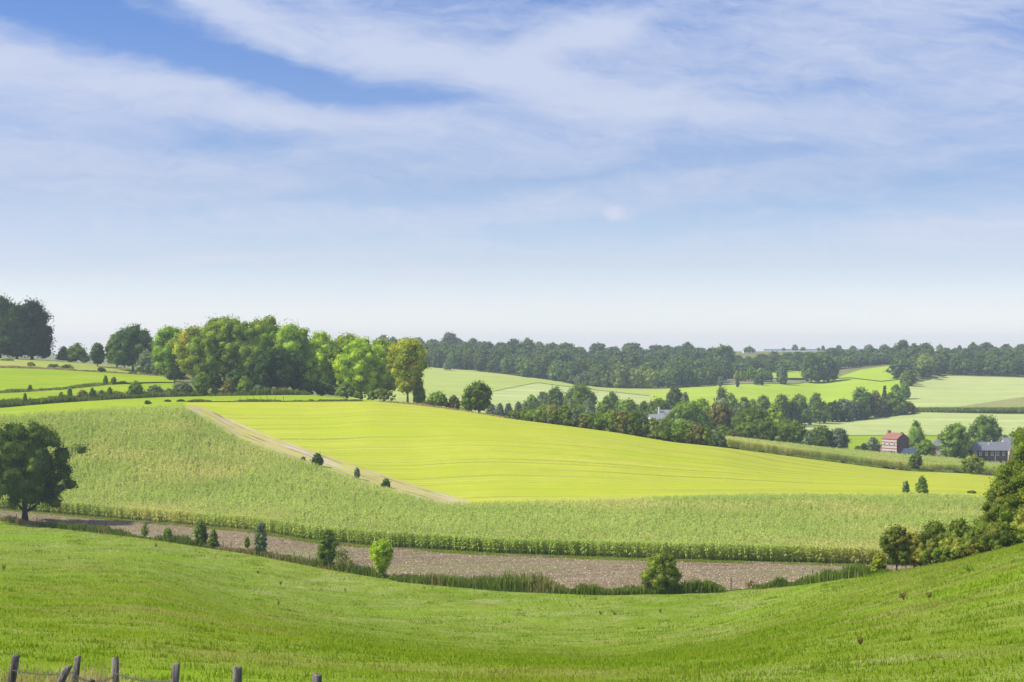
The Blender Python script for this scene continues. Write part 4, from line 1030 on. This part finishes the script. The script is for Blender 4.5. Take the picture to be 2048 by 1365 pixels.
# right hand hedge and tree
gr = 'bushes of the right hand hedge'
T_('yellowish low bush at the left tip of the right hand hedge', 'lf_yellow', 'dome', 1757, 18, 1104, L1Y(1757), zb=0.0, group=gr, leafpx=3.0, open_=0.12)
T_('spreading small tree at the left end of the right hand hedge', 'lf_near', 'vase', 1793, 34, 1046, L1Y(1793), zb=0.12, group=gr, leafpx=3.0, open_=0.15, puff=0.28)
for (p, h_, tp, dy_, lb) in [
    (1828, 36, 1062, 3, 'low dark bush beside the spreading small tree in the right hand hedge'), (1872, 42, 1036, 4, 'rounded bush third from the left in the right hand hedge'),
    (1918, 40, 1034, 2, 'bush with pale top in the middle of the right hand hedge'), (1950, 36, 1052, 0, 'low front bush below the pale topped one in the right hand hedge'), (1972, 40, 1022, 6, 'tall bush left under the big right tree'),
    (2020, 40, 1015, 3, 'bush under the big right tree at the picture edge'), (2075, 50, 990, 2, 'bush outside the right picture edge'), (1905, 40, 1070, -2, 'lowest dark bush along the meadow edge of the right hand hedge'), (2000, 45, 1045, -2, 'low dark bush along the meadow edge under the right tree')]:
    T_(lb, 'lf_near', 'dome', p, h_, tp, L1Y(p, dy_), zb=0.0, group=gr, leafpx=3.0, dense=1.1, puff=0.30)
T_('tall tree reaching in from the right edge, rusty tinged crown', 'lf_near', 'round', 2074, 84, 848, 155.0, zb=0.10, leafpx=3.2, dense=1.1, puff=0.19, npuff=120, open_=0.12, trunk_r=0.4)
T_('lower tree in front of the tall right tree, spreading left', 'lf_near', 'round', 2014, 48, 932, 160.0, zb=0.10, leafpx=3.0, puff=0.26, open_=0.15)

# ------------------------------------------------------------------ fences
def cylinder_np(r0, r1, h, n=9, rgx=None, rough=0.0):
    V = []; Q = []
    rings = 6
    for i in range(rings + 1):
        t = i / rings; r = r0 + (r1 - r0) * t
        for k in range(n):
            a = 2 * PI * k / n; rr = r * (1 + (rgx.normal() * rough if rgx is not None else 0))
            V.append((rr * math.cos(a), rr * math.sin(a), h * t + (rgx.normal() * rough * 0.15 * h if rgx is not None and i == rings else 0)))
    for i in range(rings):
        for k in range(n):
            Q.append((i * n + k, i * n + (k + 1) % n, (i + 1) * n + (k + 1) % n, (i + 1) * n + k))
    c = len(V); V.append((0, 0, h * 1.005)); T = [(rings * n + k, rings * n + (k + 1) % n, c) for k in range(n)]
    return np.array(V), np.array(Q), np.array(T)
tops = []
NP = [ # px of top, row of top, width px, lean (px shift of top relative to foot), Y, label
 (32, 1311, 18, 42, 16.2, 'leaning weathered post at the far left of the near wire fence'),
 (156, 1314, 15, 26, 16.0, 'slim grey post with a broken stake beside it'),
 (230, 1316, 16, -6, 15.9, 'upright grey post, third from the left of the near fence'),
 (352, 1330, 20, 16, 14.9, 'dark topped post, fourth from the left of the near fence'),
 (475, 1335, 21, 0, 14.4, 'squared dark post, fifth from the left of the near fence'),
 (634, 1352, 22, 8, 13.8, 'rightmost post of the near fence, only its top in view'),
 (790, 1375, 22, 6, 13.2, 'post of the near fence just below the picture')]
for (p, r, wpx, lean, Yp, lb) in NP:
    rgx = np.random.default_rng(int(p))
    xt = X(p, Yp); zt = -(r - HR) / F * Yp; xf = X(p - lean, Yp); zf = float(HPY(p - lean, Yp)) - 0.3
    h = zt - zf; V, Q, T = cylinder_np(wpx / 2 / F * Yp * 1.0, wpx / 2 / F * Yp * 0.88, h, 10, rgx, 0.06)
    V[:, 0] += (xt - xf) * V[:, 2] / h * (1.0)
    o = link('fence_post', mesh_np('fence_post', V, Q, T), M['post']); o.location = (xf, Yp, zf)
    tag(o, lb, 'fence post', 'posts of the near wire fence'); tops.append((xt, Yp, zt, (xt - xf) / h))
# short broken stake
V, Q, T = cylinder_np(0.045, 0.04, 1.25, 9, np.random.default_rng(5), 0.07)
p, r, Yp = 136, 1335, 15.6
xt = X(p, Yp); zt = -(r - HR) / F * Yp
V[:, 0] += V[:, 2] / 1.25 * 0.62
o = link('fence_stake', mesh_np('fence_stake', V, Q, T), M['post']); o.location = (xt - 0.62, Yp, zt - 1.25)
tag(o, 'short slanting stake leaning against the second post of the near fence', 'stake')
# barbed wires
def wire_between(a, b, drop, sag, name, label, insul=False):
    A_ = np.array([a[0] - a[3] * drop, a[1] - 0.05, a[2] - drop]); B2 = np.array([b[0] - b[3] * drop, b[1] - 0.05, b[2] - drop])
    pts = [A_ + (B2 - A_) * t + np.array([0, 0, -sag * 4 * t * (1 - t)]) for t in np.linspace(0, 1, 13)]
    v, q = tube(pts, [0.0042] * 13, 5); vv = [v]; qq = [q]; n0 = len(v)
    for i in range(1, 24):     # barbs
        t = i / 24; c = A_ + (B2 - A_) * t + np.array([0, 0, -sag * 4 * t * (1 - t)])
        for dv in ((0.0, 0.01, 0.018), (0.014, 0.0, -0.014)):
            v, q = tube([c - np.array(dv), c + np.array(dv)], [0.002, 0.002], 4); vv.append(v); qq.append(q + n0); n0 += len(v)
    o = link(name, mesh_np(name, np.concatenate(vv), np.concatenate(qq)), M['wire'])
    return tag(o, label, 'wire', 'barbed wires of the near fence')
nm = ['first', 'second', 'third', 'fourth', 'fifth', 'sixth']
for i in range(len(tops) - 1):
    wire_between(tops[i], tops[i + 1], 0.14 + 0.03 * (i % 2), 0.03 + 0.03 * (i % 2), 'barbed_wire', 'rusty grey barbed wire strung between the %s and %s post of the near fence' % (nm[i], (nm + ['last'])[i + 1]))
for k, (a_, b_, t0) in enumerate([(1, 2, 0.43), (3, 4, 0.24)]):
    a_, b_ = tops[a_], tops[b_]; dr = 0.14 + 0.03 * 1; sg = 0.03 + 0.03 * 1
    A_ = np.array([a_[0] - a_[3] * dr, a_[1] - 0.05, a_[2] - dr]); B2 = np.array([b_[0] - b_[3] * dr, b_[1] - 0.05, b_[2] - dr])
    c = A_ + (B2 - A_) * t0 - np.array([0, 0, sg * 4 * t0 * (1 - t0)])
    v, q = tube([(-0.035, 0, -0.005), (-0.01, 0, 0.0), (0.02, 0, 0.0), (0.035, 0, 0.005)], [0.010, 0.024, 0.020, 0.006], 8)
    o = link('insulator', mesh_np('insulator', v, q), M['black']); o.location = c
    tag(o, ['black wire tensioner hanging between the second and third post', 'black wire tensioner just right of the fourth post'][k], 'tensioner')
# posts along the meadow fence
gp = 'posts of the meadow fence'
for (p, hgt, lb) in [(30, 1.35, 'leaning thin post left of the big tree trunk'), (74, 1.2, 'thin post right of the big tree trunk'), (350, 1.3, 'thin post right of the small dark bush'), (374, 1.2, 'thin post left of the taller leafy bush'),
    (446, 1.2, 'thin post right of the lower leafy bush'), (462, 1.2, 'thin post halfway to the tiny sapling'), (554, 1.2, 'thin post right of the two tiered young tree'), (588, 1.3, 'dark thin post in the dry grass left of centre'), (619, 1.2, 'thin post second left of the dark vase shaped tree'), (632, 1.15, 'thin post just left of the dark vase shaped tree'),
    (1462, 1.35, 'dark thin post right of the weed clump'), (1625, 1.4, 'thin post among the weeds before the right hand hedge'), (1686, 1.5, 'tall thin post close to the right hand hedge')]:
    Yp = L1Y(p, 0.3); V, Q, T = cylinder_np(0.07, 0.06, hgt * 1.25, 7, np.random.default_rng(p), 0.06)
    if p == 30: V[:, 0] += V[:, 2] * 0.2
    o = link('fence_post', mesh_np('fence_post', V, Q, T), M['post']); o.location = (X(p, Yp), Yp, float(HPY(p, Yp)) - 0.1)
    tag(o, lb, 'fence post', gp)
for i, p in enumerate([480, 494, 507, 521, 534, 551, 567]):
    Yp = float(LY('L5', p)) + 2; V, Q, T = cylinder_np(0.08, 0.07, 1.5, 6, np.random.default_rng(p), 0.05)
    o = link('fence_post', mesh_np('fence_post', V, Q, T), M['post']); o.location = (X(p, Yp), Yp, float(HPY(p, Yp)) - 0.1)
    tag(o, 'small fence post along the top of the mown field', 'fence post', 'posts along the top of the mown field')

# dock plants and dead stalks in the meadow
def dock(p, r, hpx, label, green=False, seed=0):
    hpx = hpx * 0.75
    Yd = hit(p, r, 15.0); rgx = np.random.default_rng(seed + p)
    h = hpx / F * Yd; n = 9
    ang = rgx.uniform(0, 2 * PI, n); spread = rgx.uniform(0.1, 0.5, n) * h
    VV = []; QQ = []; n0 = 0
    for k in range(n):
        e = np.array([math.cos(ang[k]) * spread[k], math.sin(ang[k]) * spread[k], h * rgx.uniform(0.6, 1.0)])
        v, q = tube([np.zeros(3), e * 0.5 + rgx.normal(size=3) * 0.03 * h, e], [0.012 * h + 0.004, 0.012 * h + .003, 0.003], 4)
        VV.append(v); QQ.append(q + n0); n0 += len(v)
        m = 22; t = rgx.uniform(0.35 if not green else 0.0, 1, m)
        C = e * t[:, None] + rgx.normal(size=(m, 3)) * 0.05 * h; N = rgx.normal(size=(m, 3)); N /= np.linalg.norm(N, axis=1)[:, None]
        v, q = leaf_quads(C, N, np.full(m, 0.055 * h), rgx); VV.append(v); QQ.append(q + n0); n0 += len(v)
    o = link('dock_plant', mesh_np('dock_plant', np.concatenate(VV), np.concatenate(QQ)), M['weed'] if green else M['dock'])
    o.location = (X(p, Yd), Yd, float(HPY(p, Yd)) - 0.02)
    tag(o, label, 'weed', 'weeds standing in the meadow')
for (p, r, hp, lb, gg) in [(1808, 1200, 26, 'tall rusty dock plant on the right slope of the meadow', 0), (1858, 1198, 20, 'short rusty dock stalk beside the tall one on the right slope', 0), (1720, 1290, 26, 'brown dock plant low on the right slope', 0),
    (1201, 1231, 12, 'left one of the two brown docks below the centre', 0), (1229, 1231, 12, 'right one of the two brown docks below the centre', 0), (1320, 1227, 13, 'thin brown stalks right of the two central docks', 0),
    (561, 1170, 14, 'dark weed clump in the left middle of the meadow', 1), (516, 1148, 10, 'thin dark stalk above the weed clump', 0), (556, 1211, 16, 'grey green weed clump below the dark one', 1), (573, 1298, 12, 'single dark stalk near the bottom, left of centre', 0),
    (312, 1095, 12, 'dark green weed patch near the fence on the left', 1), (8, 1142, 20, 'weed clump at the left picture edge', 1), (690, 1183, 10, 'small weed right of the dark clump', 1), (138, 1119, 10, 'tiny weed on the upper left meadow', 1),
    (1938, 1145, 22, 'green weed clump under the right hand hedge', 1), (425, 1250, 9, 'tiny weed in the lower left meadow', 1), (1550, 1262, 10, 'tiny weed in the lower right meadow', 1)]:
    dock(p, r, hp, lb, bool(gg))

# ------------------------------------------------------------------ buildings
class MB:
    def __init__(s): s.V = []; s.F = []
    def box(s, x0, x1, y0, y1, z0, z1):
        n = len(s.V); s.V += [(x0,y0,z0),(x1,y0,z0),(x1,y1,z0),(x0,y1,z0),(x0,y0,z1),(x1,y0,z1),(x1,y1,z1),(x0,y1,z1)]
        s.F += [tuple(n + i for i in f) for f in ((0,3,2,1),(4,5,6,7),(0,1,5,4),(1,2,6,5),(2,3,7,6),(3,0,4,7))]; return s
    def poly(s, pts, faces):
        n = len(s.V); s.V += [tuple(p) for p in pts]; s.F += [tuple(n + i for i in f) for f in faces]; return s
    def gable(s, x0, x1, y0, y1, z0, ze, zr):      # ridge along x: walls with gable ends
        ym = (y0 + y1) / 2
        return s.poly([(x0,y0,z0),(x1,y0,z0),(x1,y1,z0),(x0,y1,z0),(x0,y0,ze),(x1,y0,ze),(x1,y1,ze),(x0,y1,ze),(x0,ym,zr),(x1,ym,zr)],
                      [(0,3,2,1),(0,1,5,4),(2,3,7,6),(1,2,6,9,5),(3,0,4,8,7),(4,5,9,8),(6,7,8,9)])
    def roof(s, x0, x1, y0, y1, ze, zr, th=0.18, ov=0.35):
        ym = (y0 + y1) / 2; k = (zr - ze) / (ym - y0)
        for sgn in (-1, 1):
            ye = y0 - ov if sgn < 0 else y1 + ov; ze2 = ze - k * ov
            p = [(x0-ov,ye,ze2+.02),(x1+ov,ye,ze2+.02),(x1+ov,ym,zr+.02),(x0-ov,ym,zr+.02)]
            p += [(a,b,c+th) for a,b,c in p]
            s.poly(p, [(0,3,2,1),(4,5,6,7),(0,1,5,4),(1,2,6,5),(2,3,7,6),(3,0,4,7)])
        return s
    def build(s, name, m, parent=None):
        me = bpy.data.meshes.new(name); me.from_pydata(s.V, [], s.F); me.update()
        return link(name, me, m, parent)
def mat_brick(name, a, b, mortar, scale=4.0):
    m, t = new_mat(name); tcn = t.new('ShaderNodeTexCoord')
    br = t.new('ShaderNodeTexBrick'); mp = t.new('ShaderNodeMapping'); t.put(mp.inputs['Vector'], tcn.outputs['Object'])
    mp.inputs['Rotation'].default_value = (PI / 2, 0, 0); t.l.new(mp.outputs[0], br.inputs['Vector'])
    br.inputs['Color1'].default_value = a + (1,); br.inputs['Color2'].default_value = b + (1,); br.inputs['Mortar'].default_value = mortar + (1,); br.inputs['Scale'].default_value = scale
    n = t.noise(tcn.outputs['Object'], 0.8, 4, 0.6); cc = t.mix(t.mr(n, 0.3, 0.7), br.outputs[0], tuple(v * 0.75 for v in a))
    p = t.new('ShaderNodeBsdfPrincipled'); t.put(p.inputs['Base Color'], cc); p.inputs['Roughness'].default_value = 0.9
    finish(t, p.outputs[0]); return m
def mat_banded(name, a, b):     # marl stone and brick in courses
    m, t = new_mat(name); tcn = t.new('ShaderNodeTexCoord'); x, y, z = t.sep(tcn.outputs['Object'])
    n = t.noise(tcn.outputs['Object'], 1.4, 3, 0.6)
    s = t.math('SINE', t.math('MULTIPLY', z, 5.0)); s = t.math('ADD', s, t.math('MULTIPLY', t.math('SUBTRACT', n, 0.5), 2.2))
    cc = t.mix(t.mr(s, 0.15, 0.45), a, b)
    p = t.new('ShaderNodeBsdfPrincipled'); t.put(p.inputs['Base Color'], cc); p.inputs['Roughness'].default_value = 0.9
    finish(t, p.outputs[0]); return m
BR = mat_brick('brown_brick', (0.17, 0.10, 0.08), (0.22, 0.13, 0.10), (0.25, 0.22, 0.2))
BRD = mat_brick('dark_brick', (0.07, 0.045, 0.04), (0.10, 0.06, 0.05), (0.12, 0.10, 0.09))
BND = mat_banded('banded_stone', (0.56, 0.50, 0.44), (0.30, 0.12, 0.09))
TILE = mat_plain('red_tiles', (0.30, 0.135, 0.10), 0.8, 0.25, 3.0)
SLATE = mat_plain('grey_slate', (0.17, 0.175, 0.19), 0.6, 0.25, 2.0)
PALE = mat_plain('pale_roof', (0.27, 0.27, 0.29), 0.6, 0.15, 2.0)
WHITE = mat_plain('white_paint', (0.78, 0.76, 0.72), 0.7, 0.06, 1.0)
CREAM = mat_plain('cream_wall', (0.55, 0.45, 0.34), 0.8, 0.15, 1.0)
GLASS = mat_plain('window_glass', (0.03, 0.035, 0.045), 0.1, 0.1, 1.0, 0.0, 0.8)
SOLAR = mat_plain('solar_panel', (0.05, 0.08, 0.14), 0.25, 0.15, 1.0, 0.2, 0.7)
def window(parent, x, y, z, wd, h, axis='x', out=-1, frame=WHITE):
    """window lying on a wall; axis = direction along the wall, out = outward sign"""
    f = MB(); g = MB(); t = 0.12
    def bx(mb, a0, a1, z0, z1, d0, d1):
        if axis == 'x': mb.box(x + a0, x + a1, min(y + d0 * out, y + d1 * out), max(y + d0 * out, y + d1 * out), z + z0, z + z1)
        else: mb.box(min(x + d0 * out, x + d1 * out), max(x + d0 * out, x + d1 * out), y + a0, y + a1, z + z0, z + z1)
    bx(f, -wd/2, -wd/2 + t, 0, h, 0.0, 0.07); bx(f, wd/2 - t, wd/2, 0, h, 0.0, 0.07)
    bx(f, -wd/2 + t, wd/2 - t, 0, t, 0.0, 0.07); bx(f, -wd/2 + t, wd/2 - t, h - t, h, 0.0, 0.07); bx(f, -0.04, 0.04, t, h - t, 0.0, 0.065)
    bx(g, -wd/2 + t, wd/2 - t, t, h - t, 0.003, 0.03)
    fo = f.build('window', frame, parent); g.build('pane', GLASS, fo)
def site(px, Y, dz=0.0): return (X(px, Y), Y, float(HPY(px, Y)) + dz)
# brick house with red roof. Ridge along local x; the banded long front faces left towards us
s = site(1791, 655, 0); s = (s[0], s[1], -(911 - HR) / F * 655)
hz = empty('brick_house', s, math.radians(-55))
tag(hz, 'tall brick house with red tiled roof and white banded front in the valley', 'house')
L, W_, ze, zr = 3.9, 3.6, 6.7, 8.9
b = MB().gable(-L, L, -W_, W_, -1.5, ze, zr); wall = b.build('wall', BR, hz)
f = MB().box(-L + 0.01, L - 0.01, -W_ - 0.06, -W_ - 0.003, -1.5, ze - 0.25); f.build('front_wall', BND, hz)
r_ = MB().roof(-L, L, -W_, W_, ze, zr, 0.18, 0.25).build('roof', TILE, hz)
c = MB().box(-L + 0.2, -L + 1.1, -0.5, 0.4, zr - 0.3, zr + 0.9); c.box(-L + 0.1, -L + 1.2, -0.6, 0.5, zr + 0.9, zr + 1.05); c.build('chimney', BR, r_)
c = MB().box(L - 0.9, L - 0.1, -0.4, 0.4, zr - 0.3, zr + 0.5); c.build('chimney', BR, r_)
for zz in (0.8, 3.7):
    for xx in (-2.6, 0.0, 2.6): window(hz, xx, -W_ - 0.06, zz, 1.0, 1.5)
d = MB().box(0.85, 1.75, -W_ - 0.12, -W_ - 0.065, -0.2, 2.0).build('door', BRD, hz)
# its low annex on the left
an = MB().poly([(-L-3.2,-3,-1.5),(-L-.01,-3,-1.5),(-L-.01,3,-1.5),(-L-3.2,3,-1.5),(-L-3.2,-3,2.6),(-L-.01,-3,4.6),(-L-.01,3,4.6),(-L-3.2,3,2.6)], [(0,3,2,1),(4,5,6,7),(0,1,5,4),(1,2,6,5),(2,3,7,6),(3,0,4,7)])
ao = an.build('annex', mat_brick('red_brick', (0.32, 0.15, 0.11), (0.36, 0.18, 0.13), (0.4, 0.35, 0.3)), hz)
MB().poly([(-L-3.45,-3.2,2.5),(-L-.02,-3.2,4.64),(-L-.02,3.2,4.64),(-L-3.45,3.2,2.5),(-L-3.45,-3.2,2.65),(-L-.02,-3.2,4.79),(-L-.02,3.2,4.79),(-L-3.45,3.2,2.65)], [(0,3,2,1),(4,5,6,7),(0,1,5,4),(1,2,6,5),(2,3,7,6),(3,0,4,7)]).build('annex_roof', TILE, ao)
window(hz, -L - 1.6, -3.0, 1.0, 1.0, 1.3)
# solar shed
Y0 = 640; s = (X(1817, Y0), Y0, -(909 - HR) / F * Y0)
sh = empty('solar_shed', s, math.radians(-6)); tag(sh, 'low dark shed with blue grey solar panels on its roof beside the brick house', 'shed')
MB().box(-2.4, 2.9, -1.8, 1.8, -2.0, 0.5).build('wall', BRD, sh)
rf = MB().poly([(-3.2,-2.2,0.3),(2.6,-2.2,0.3),(3.3,1.0,2.1),(-1.6,1.0,2.1),(-3.2,-2.2,0.45),(2.6,-2.2,0.45),(3.3,1.0,2.25),(-1.6,1.0,2.25)], [(0,3,2,1),(4,5,6,7),(0,1,5,4),(1,2,6,5),(2,3,7,6),(3,0,4,7)]).build('roof', SLATE, sh)
sp = MB()
for i in range(5):
    for j in range(2):
        u0, u1 = i / 5 + .01, (i + 1) / 5 - .01; v0, v1 = j / 2 + .01, (j + 1) / 2 - .01
        def pt(u, v): return ((-3.1 + v * 1.55) + u * (5.6 - 0.9 * v + 0.0) , -2.15 + v * 3.1, 0.50 + v * 1.74)
        sp.poly([pt(u0, v0), pt(u1, v0), pt(u1, v1), pt(u0, v1)], [(0, 1, 2, 3)])
po = sp.build('solar_panels', SOLAR, rf)
# house with grey hipped roof
Y0 = 690; s = (X(1884, Y0), Y0, -(912 - HR) / F * Y0)
h2 = empty('grey_roofed_house', s, math.radians(-14)); tag(h2, 'cream house with grey hipped roof half hidden behind the round tree', 'house')
MB().box(-4.6, 4.6, -3.6, 3.6, -1.5, 4.3).build('wall', CREAM, h2)
rf = MB().poly([(-5.2,-4.2,4.25),(5.2,-4.2,4.25),(5.2,4.2,4.25),(-5.2,4.2,4.25),(-1.8,0,7.4),(2.4,0,7.4)], [(0,3,2,1),(0,1,5,4),(1,2,5),(2,3,4,5),(3,0,4)]).build('roof', SLATE, h2)
MB().box(-1.9, -1.1, -0.4, 0.4, 6.6, 8.3).build('chimney', BR, rf)
for xx in (-2.9, -0.4, 2.2):
    window(h2, xx, -3.6, 2.5, 0.9, 1.3); window(h2, xx, -3.6, 0.2, 0.9, 1.3)
# long dark barn
Y0 = 640; s = (X(1977, Y0), Y0, -(922 - HR) / F * Y0)
b3 = empty('long_farmhouse', s, math.radians(-5)); tag(b3, 'long dark brick farmhouse with a row of white framed windows and grey roof', 'house')
MB().gable(-7.0, 6.6, -4.0, 4.0, -2.0, 4.4, 7.3).build('wall', BRD, b3)
rf = MB().roof(-7.0, 6.6, -4.0, 4.0, 4.4, 7.3).build('roof', SLATE, b3)
MB().box(-0.4, 0.2, -1.6, -1.1, 6.2, 7.1).build('roof_vent', WHITE, rf); MB().box(1.0, 1.4, -0.2, 0.2, 7.3, 8.0).build('roof_vent', WHITE, rf)
for xx in (-5.9, -3.8, -1.6, 0.6, 2.8, 5.0):
    window(b3, xx, -4.0, 2.3, 0.95, 1.5); window(b3, xx, -4.0, -0.6, 0.95, 0.8)
MB().box(1.75, 1.87, -4.09, -4.0, -0.8, 4.2).build('downpipe', WHITE, b3)
# barn with pale gable right
Y0 = 650; s = (X(2030, Y0), Y0, -(921 - HR) / F * Y0)
b4 = empty('pale_roofed_barn', s, math.radians(20)); tag(b4, 'barn with pale roof and white verge behind the right hand tree', 'barn')
MB().gable(-6.0, 6.0, -4.5, 4.5, -2.0, 4.6, 9.0).build('wall', CREAM, b4)
rf = MB().roof(-6.0, 6.0, -4.5, 4.5, 4.6, 9.0).build('roof', PALE, b4)
for xx in (-3.5, 0, 3.5): window(b4, xx, -4.5, 1.6, 1.0, 1.5)
# white farm behind the hedge
Y0 = 690; s = (X(1327, Y0), Y0, -(855 - HR) / F * Y0)
b5 = empty('white_farm', s, math.radians(10)); tag(b5, 'white farm with pale grey roofs among trees in the valley', 'farm')
MB().gable(-6.2, 6.0, -3.6, 3.6, -2.0, 3.0, 5.4).build('wall', WHITE, b5)
rf = MB().roof(-6.2, 6.0, -3.6, 3.6, 3.0, 5.4).build('roof', PALE, b5)
w2 = MB().gable(0.2, 7.6, 3.9, 10.0, -2.0, 4.6, 7.0).build('wing', WHITE, b5)
MB().roof(0.2, 7.6, 3.9, 10.0, 4.6, 7.0).build('wing_roof', PALE, w2)
MB().box(-0.7, 0.1, 5.5, 6.3, -1.0, 8.3).build('chimney', WHITE, b5)
for xx in (-4, -1.2, 1.6): window(b5, xx, -3.6, 0.8, 1.0, 1.3)
# greenhouses on the skyline and white shed
GH = mat_plain('greenhouse_film', (0.60, 0.64, 0.68), 0.3, 0.05, 0.2)
for (pa, pb, r, Y0, nme, lb) in [(1526, 1672, 696.4, 2320, 'greenhouse', 'left long white greenhouse on the skyline'), (1676, 1760, 696.6, 2310, 'greenhouse', 'middle white greenhouse on the skyline'), (1764, 1862, 696.2, 2300, 'greenhouse', 'right long white greenhouse on the skyline')]:
    x0, x1 = X(pa, Y0), X(pb, Y0); zt = -(r - HR) / F * Y0; zg = float(HPY((pa + pb) / 2, Y0)) - 0.5
    e = empty(nme, ((x0 + x1) / 2, Y0, zg)); tag(e, lb, 'greenhouse', 'greenhouses on the skyline')
    hx = (x1 - x0) / 2; hgt = zt - zg
    mb = MB().gable(-hx, hx, -6, 6, 0, hgt * 0.72, hgt); mb.build('film_cover', GH, e)
    fr = MB()
    k = -hx
    while k < hx: fr.box(k, k + 0.25, -6.05, -6.002, 0, hgt * 0.7); k += 6.0
    fr.build('frame', PALE, e)
Y0 = 1905; xa = X(1498, Y0); zg = float(HPY(1498, Y0))
e = empty('white_shed', (xa, Y0, zg), 0.05); tag(e, 'small white shed with a low roof under the skyline trees', 'shed')
hgt = -(699.6 - HR) / F * Y0 - zg
MB().gable(-7, 7, -4, 4, -1, max(hgt - 1.2, 1.5), max(hgt, 2.8)).build('wall', WHITE, e)
MB().roof(-7, 7, -4, 4, max(hgt - 1.2, 1.5), max(hgt, 2.8)).build('roof', PALE, e)
MB().box(-1.2, 1.2, -4.06, -4.0, -0.5, 1.6).build('door', SLATE, e)
# little grey hut/gate in the long hedge
Y0 = float(LY('L5', 1098)) + 1.2; e = empty('field_gate', (X(1098, Y0), Y0, float(HPY(1098, Y0))), 0.1); tag(e, 'small weathered wooden gate set into the long hedge', 'gate')
for sx in (-0.62, 0.62): MB().box(sx - 0.08, sx + 0.08, -0.08, 0.08, -0.2, 1.9).build('post', M['post'], e)
gt = MB()
for k in range(6): gt.box(-0.54, 0.54, -0.03, 0.03, 0.2 + k * 0.26, 0.40 + k * 0.26)
gt.build('boards', mat_plain('grey_boards', (0.30, 0.28, 0.25), 0.9, 0.2), e)

# ------------------------------------------------------------------ haze
hm, t = new_mat('haze')
vp = t.new('ShaderNodeVolumePrincipled')
vp.inputs['Color'].default_value = (0.82, 0.93, 1.0, 1); vp.inputs['Density'].default_value = 0.00017; vp.inputs['Anisotropy'].default_value = 0.2
ou = t.new('ShaderNodeOutputMaterial'); t.l.new(vp.outputs[0], ou.inputs['Volume'])
zmin = float(HT[:, :880].min()) - 2
hb = MB().box(-3600, 3600, -60, 3800, zmin, 32).build('haze', hm)
tag(hb, 'thin pale haze over the valley', 'haze', None, 'stuff')
hb.visible_shadow = True
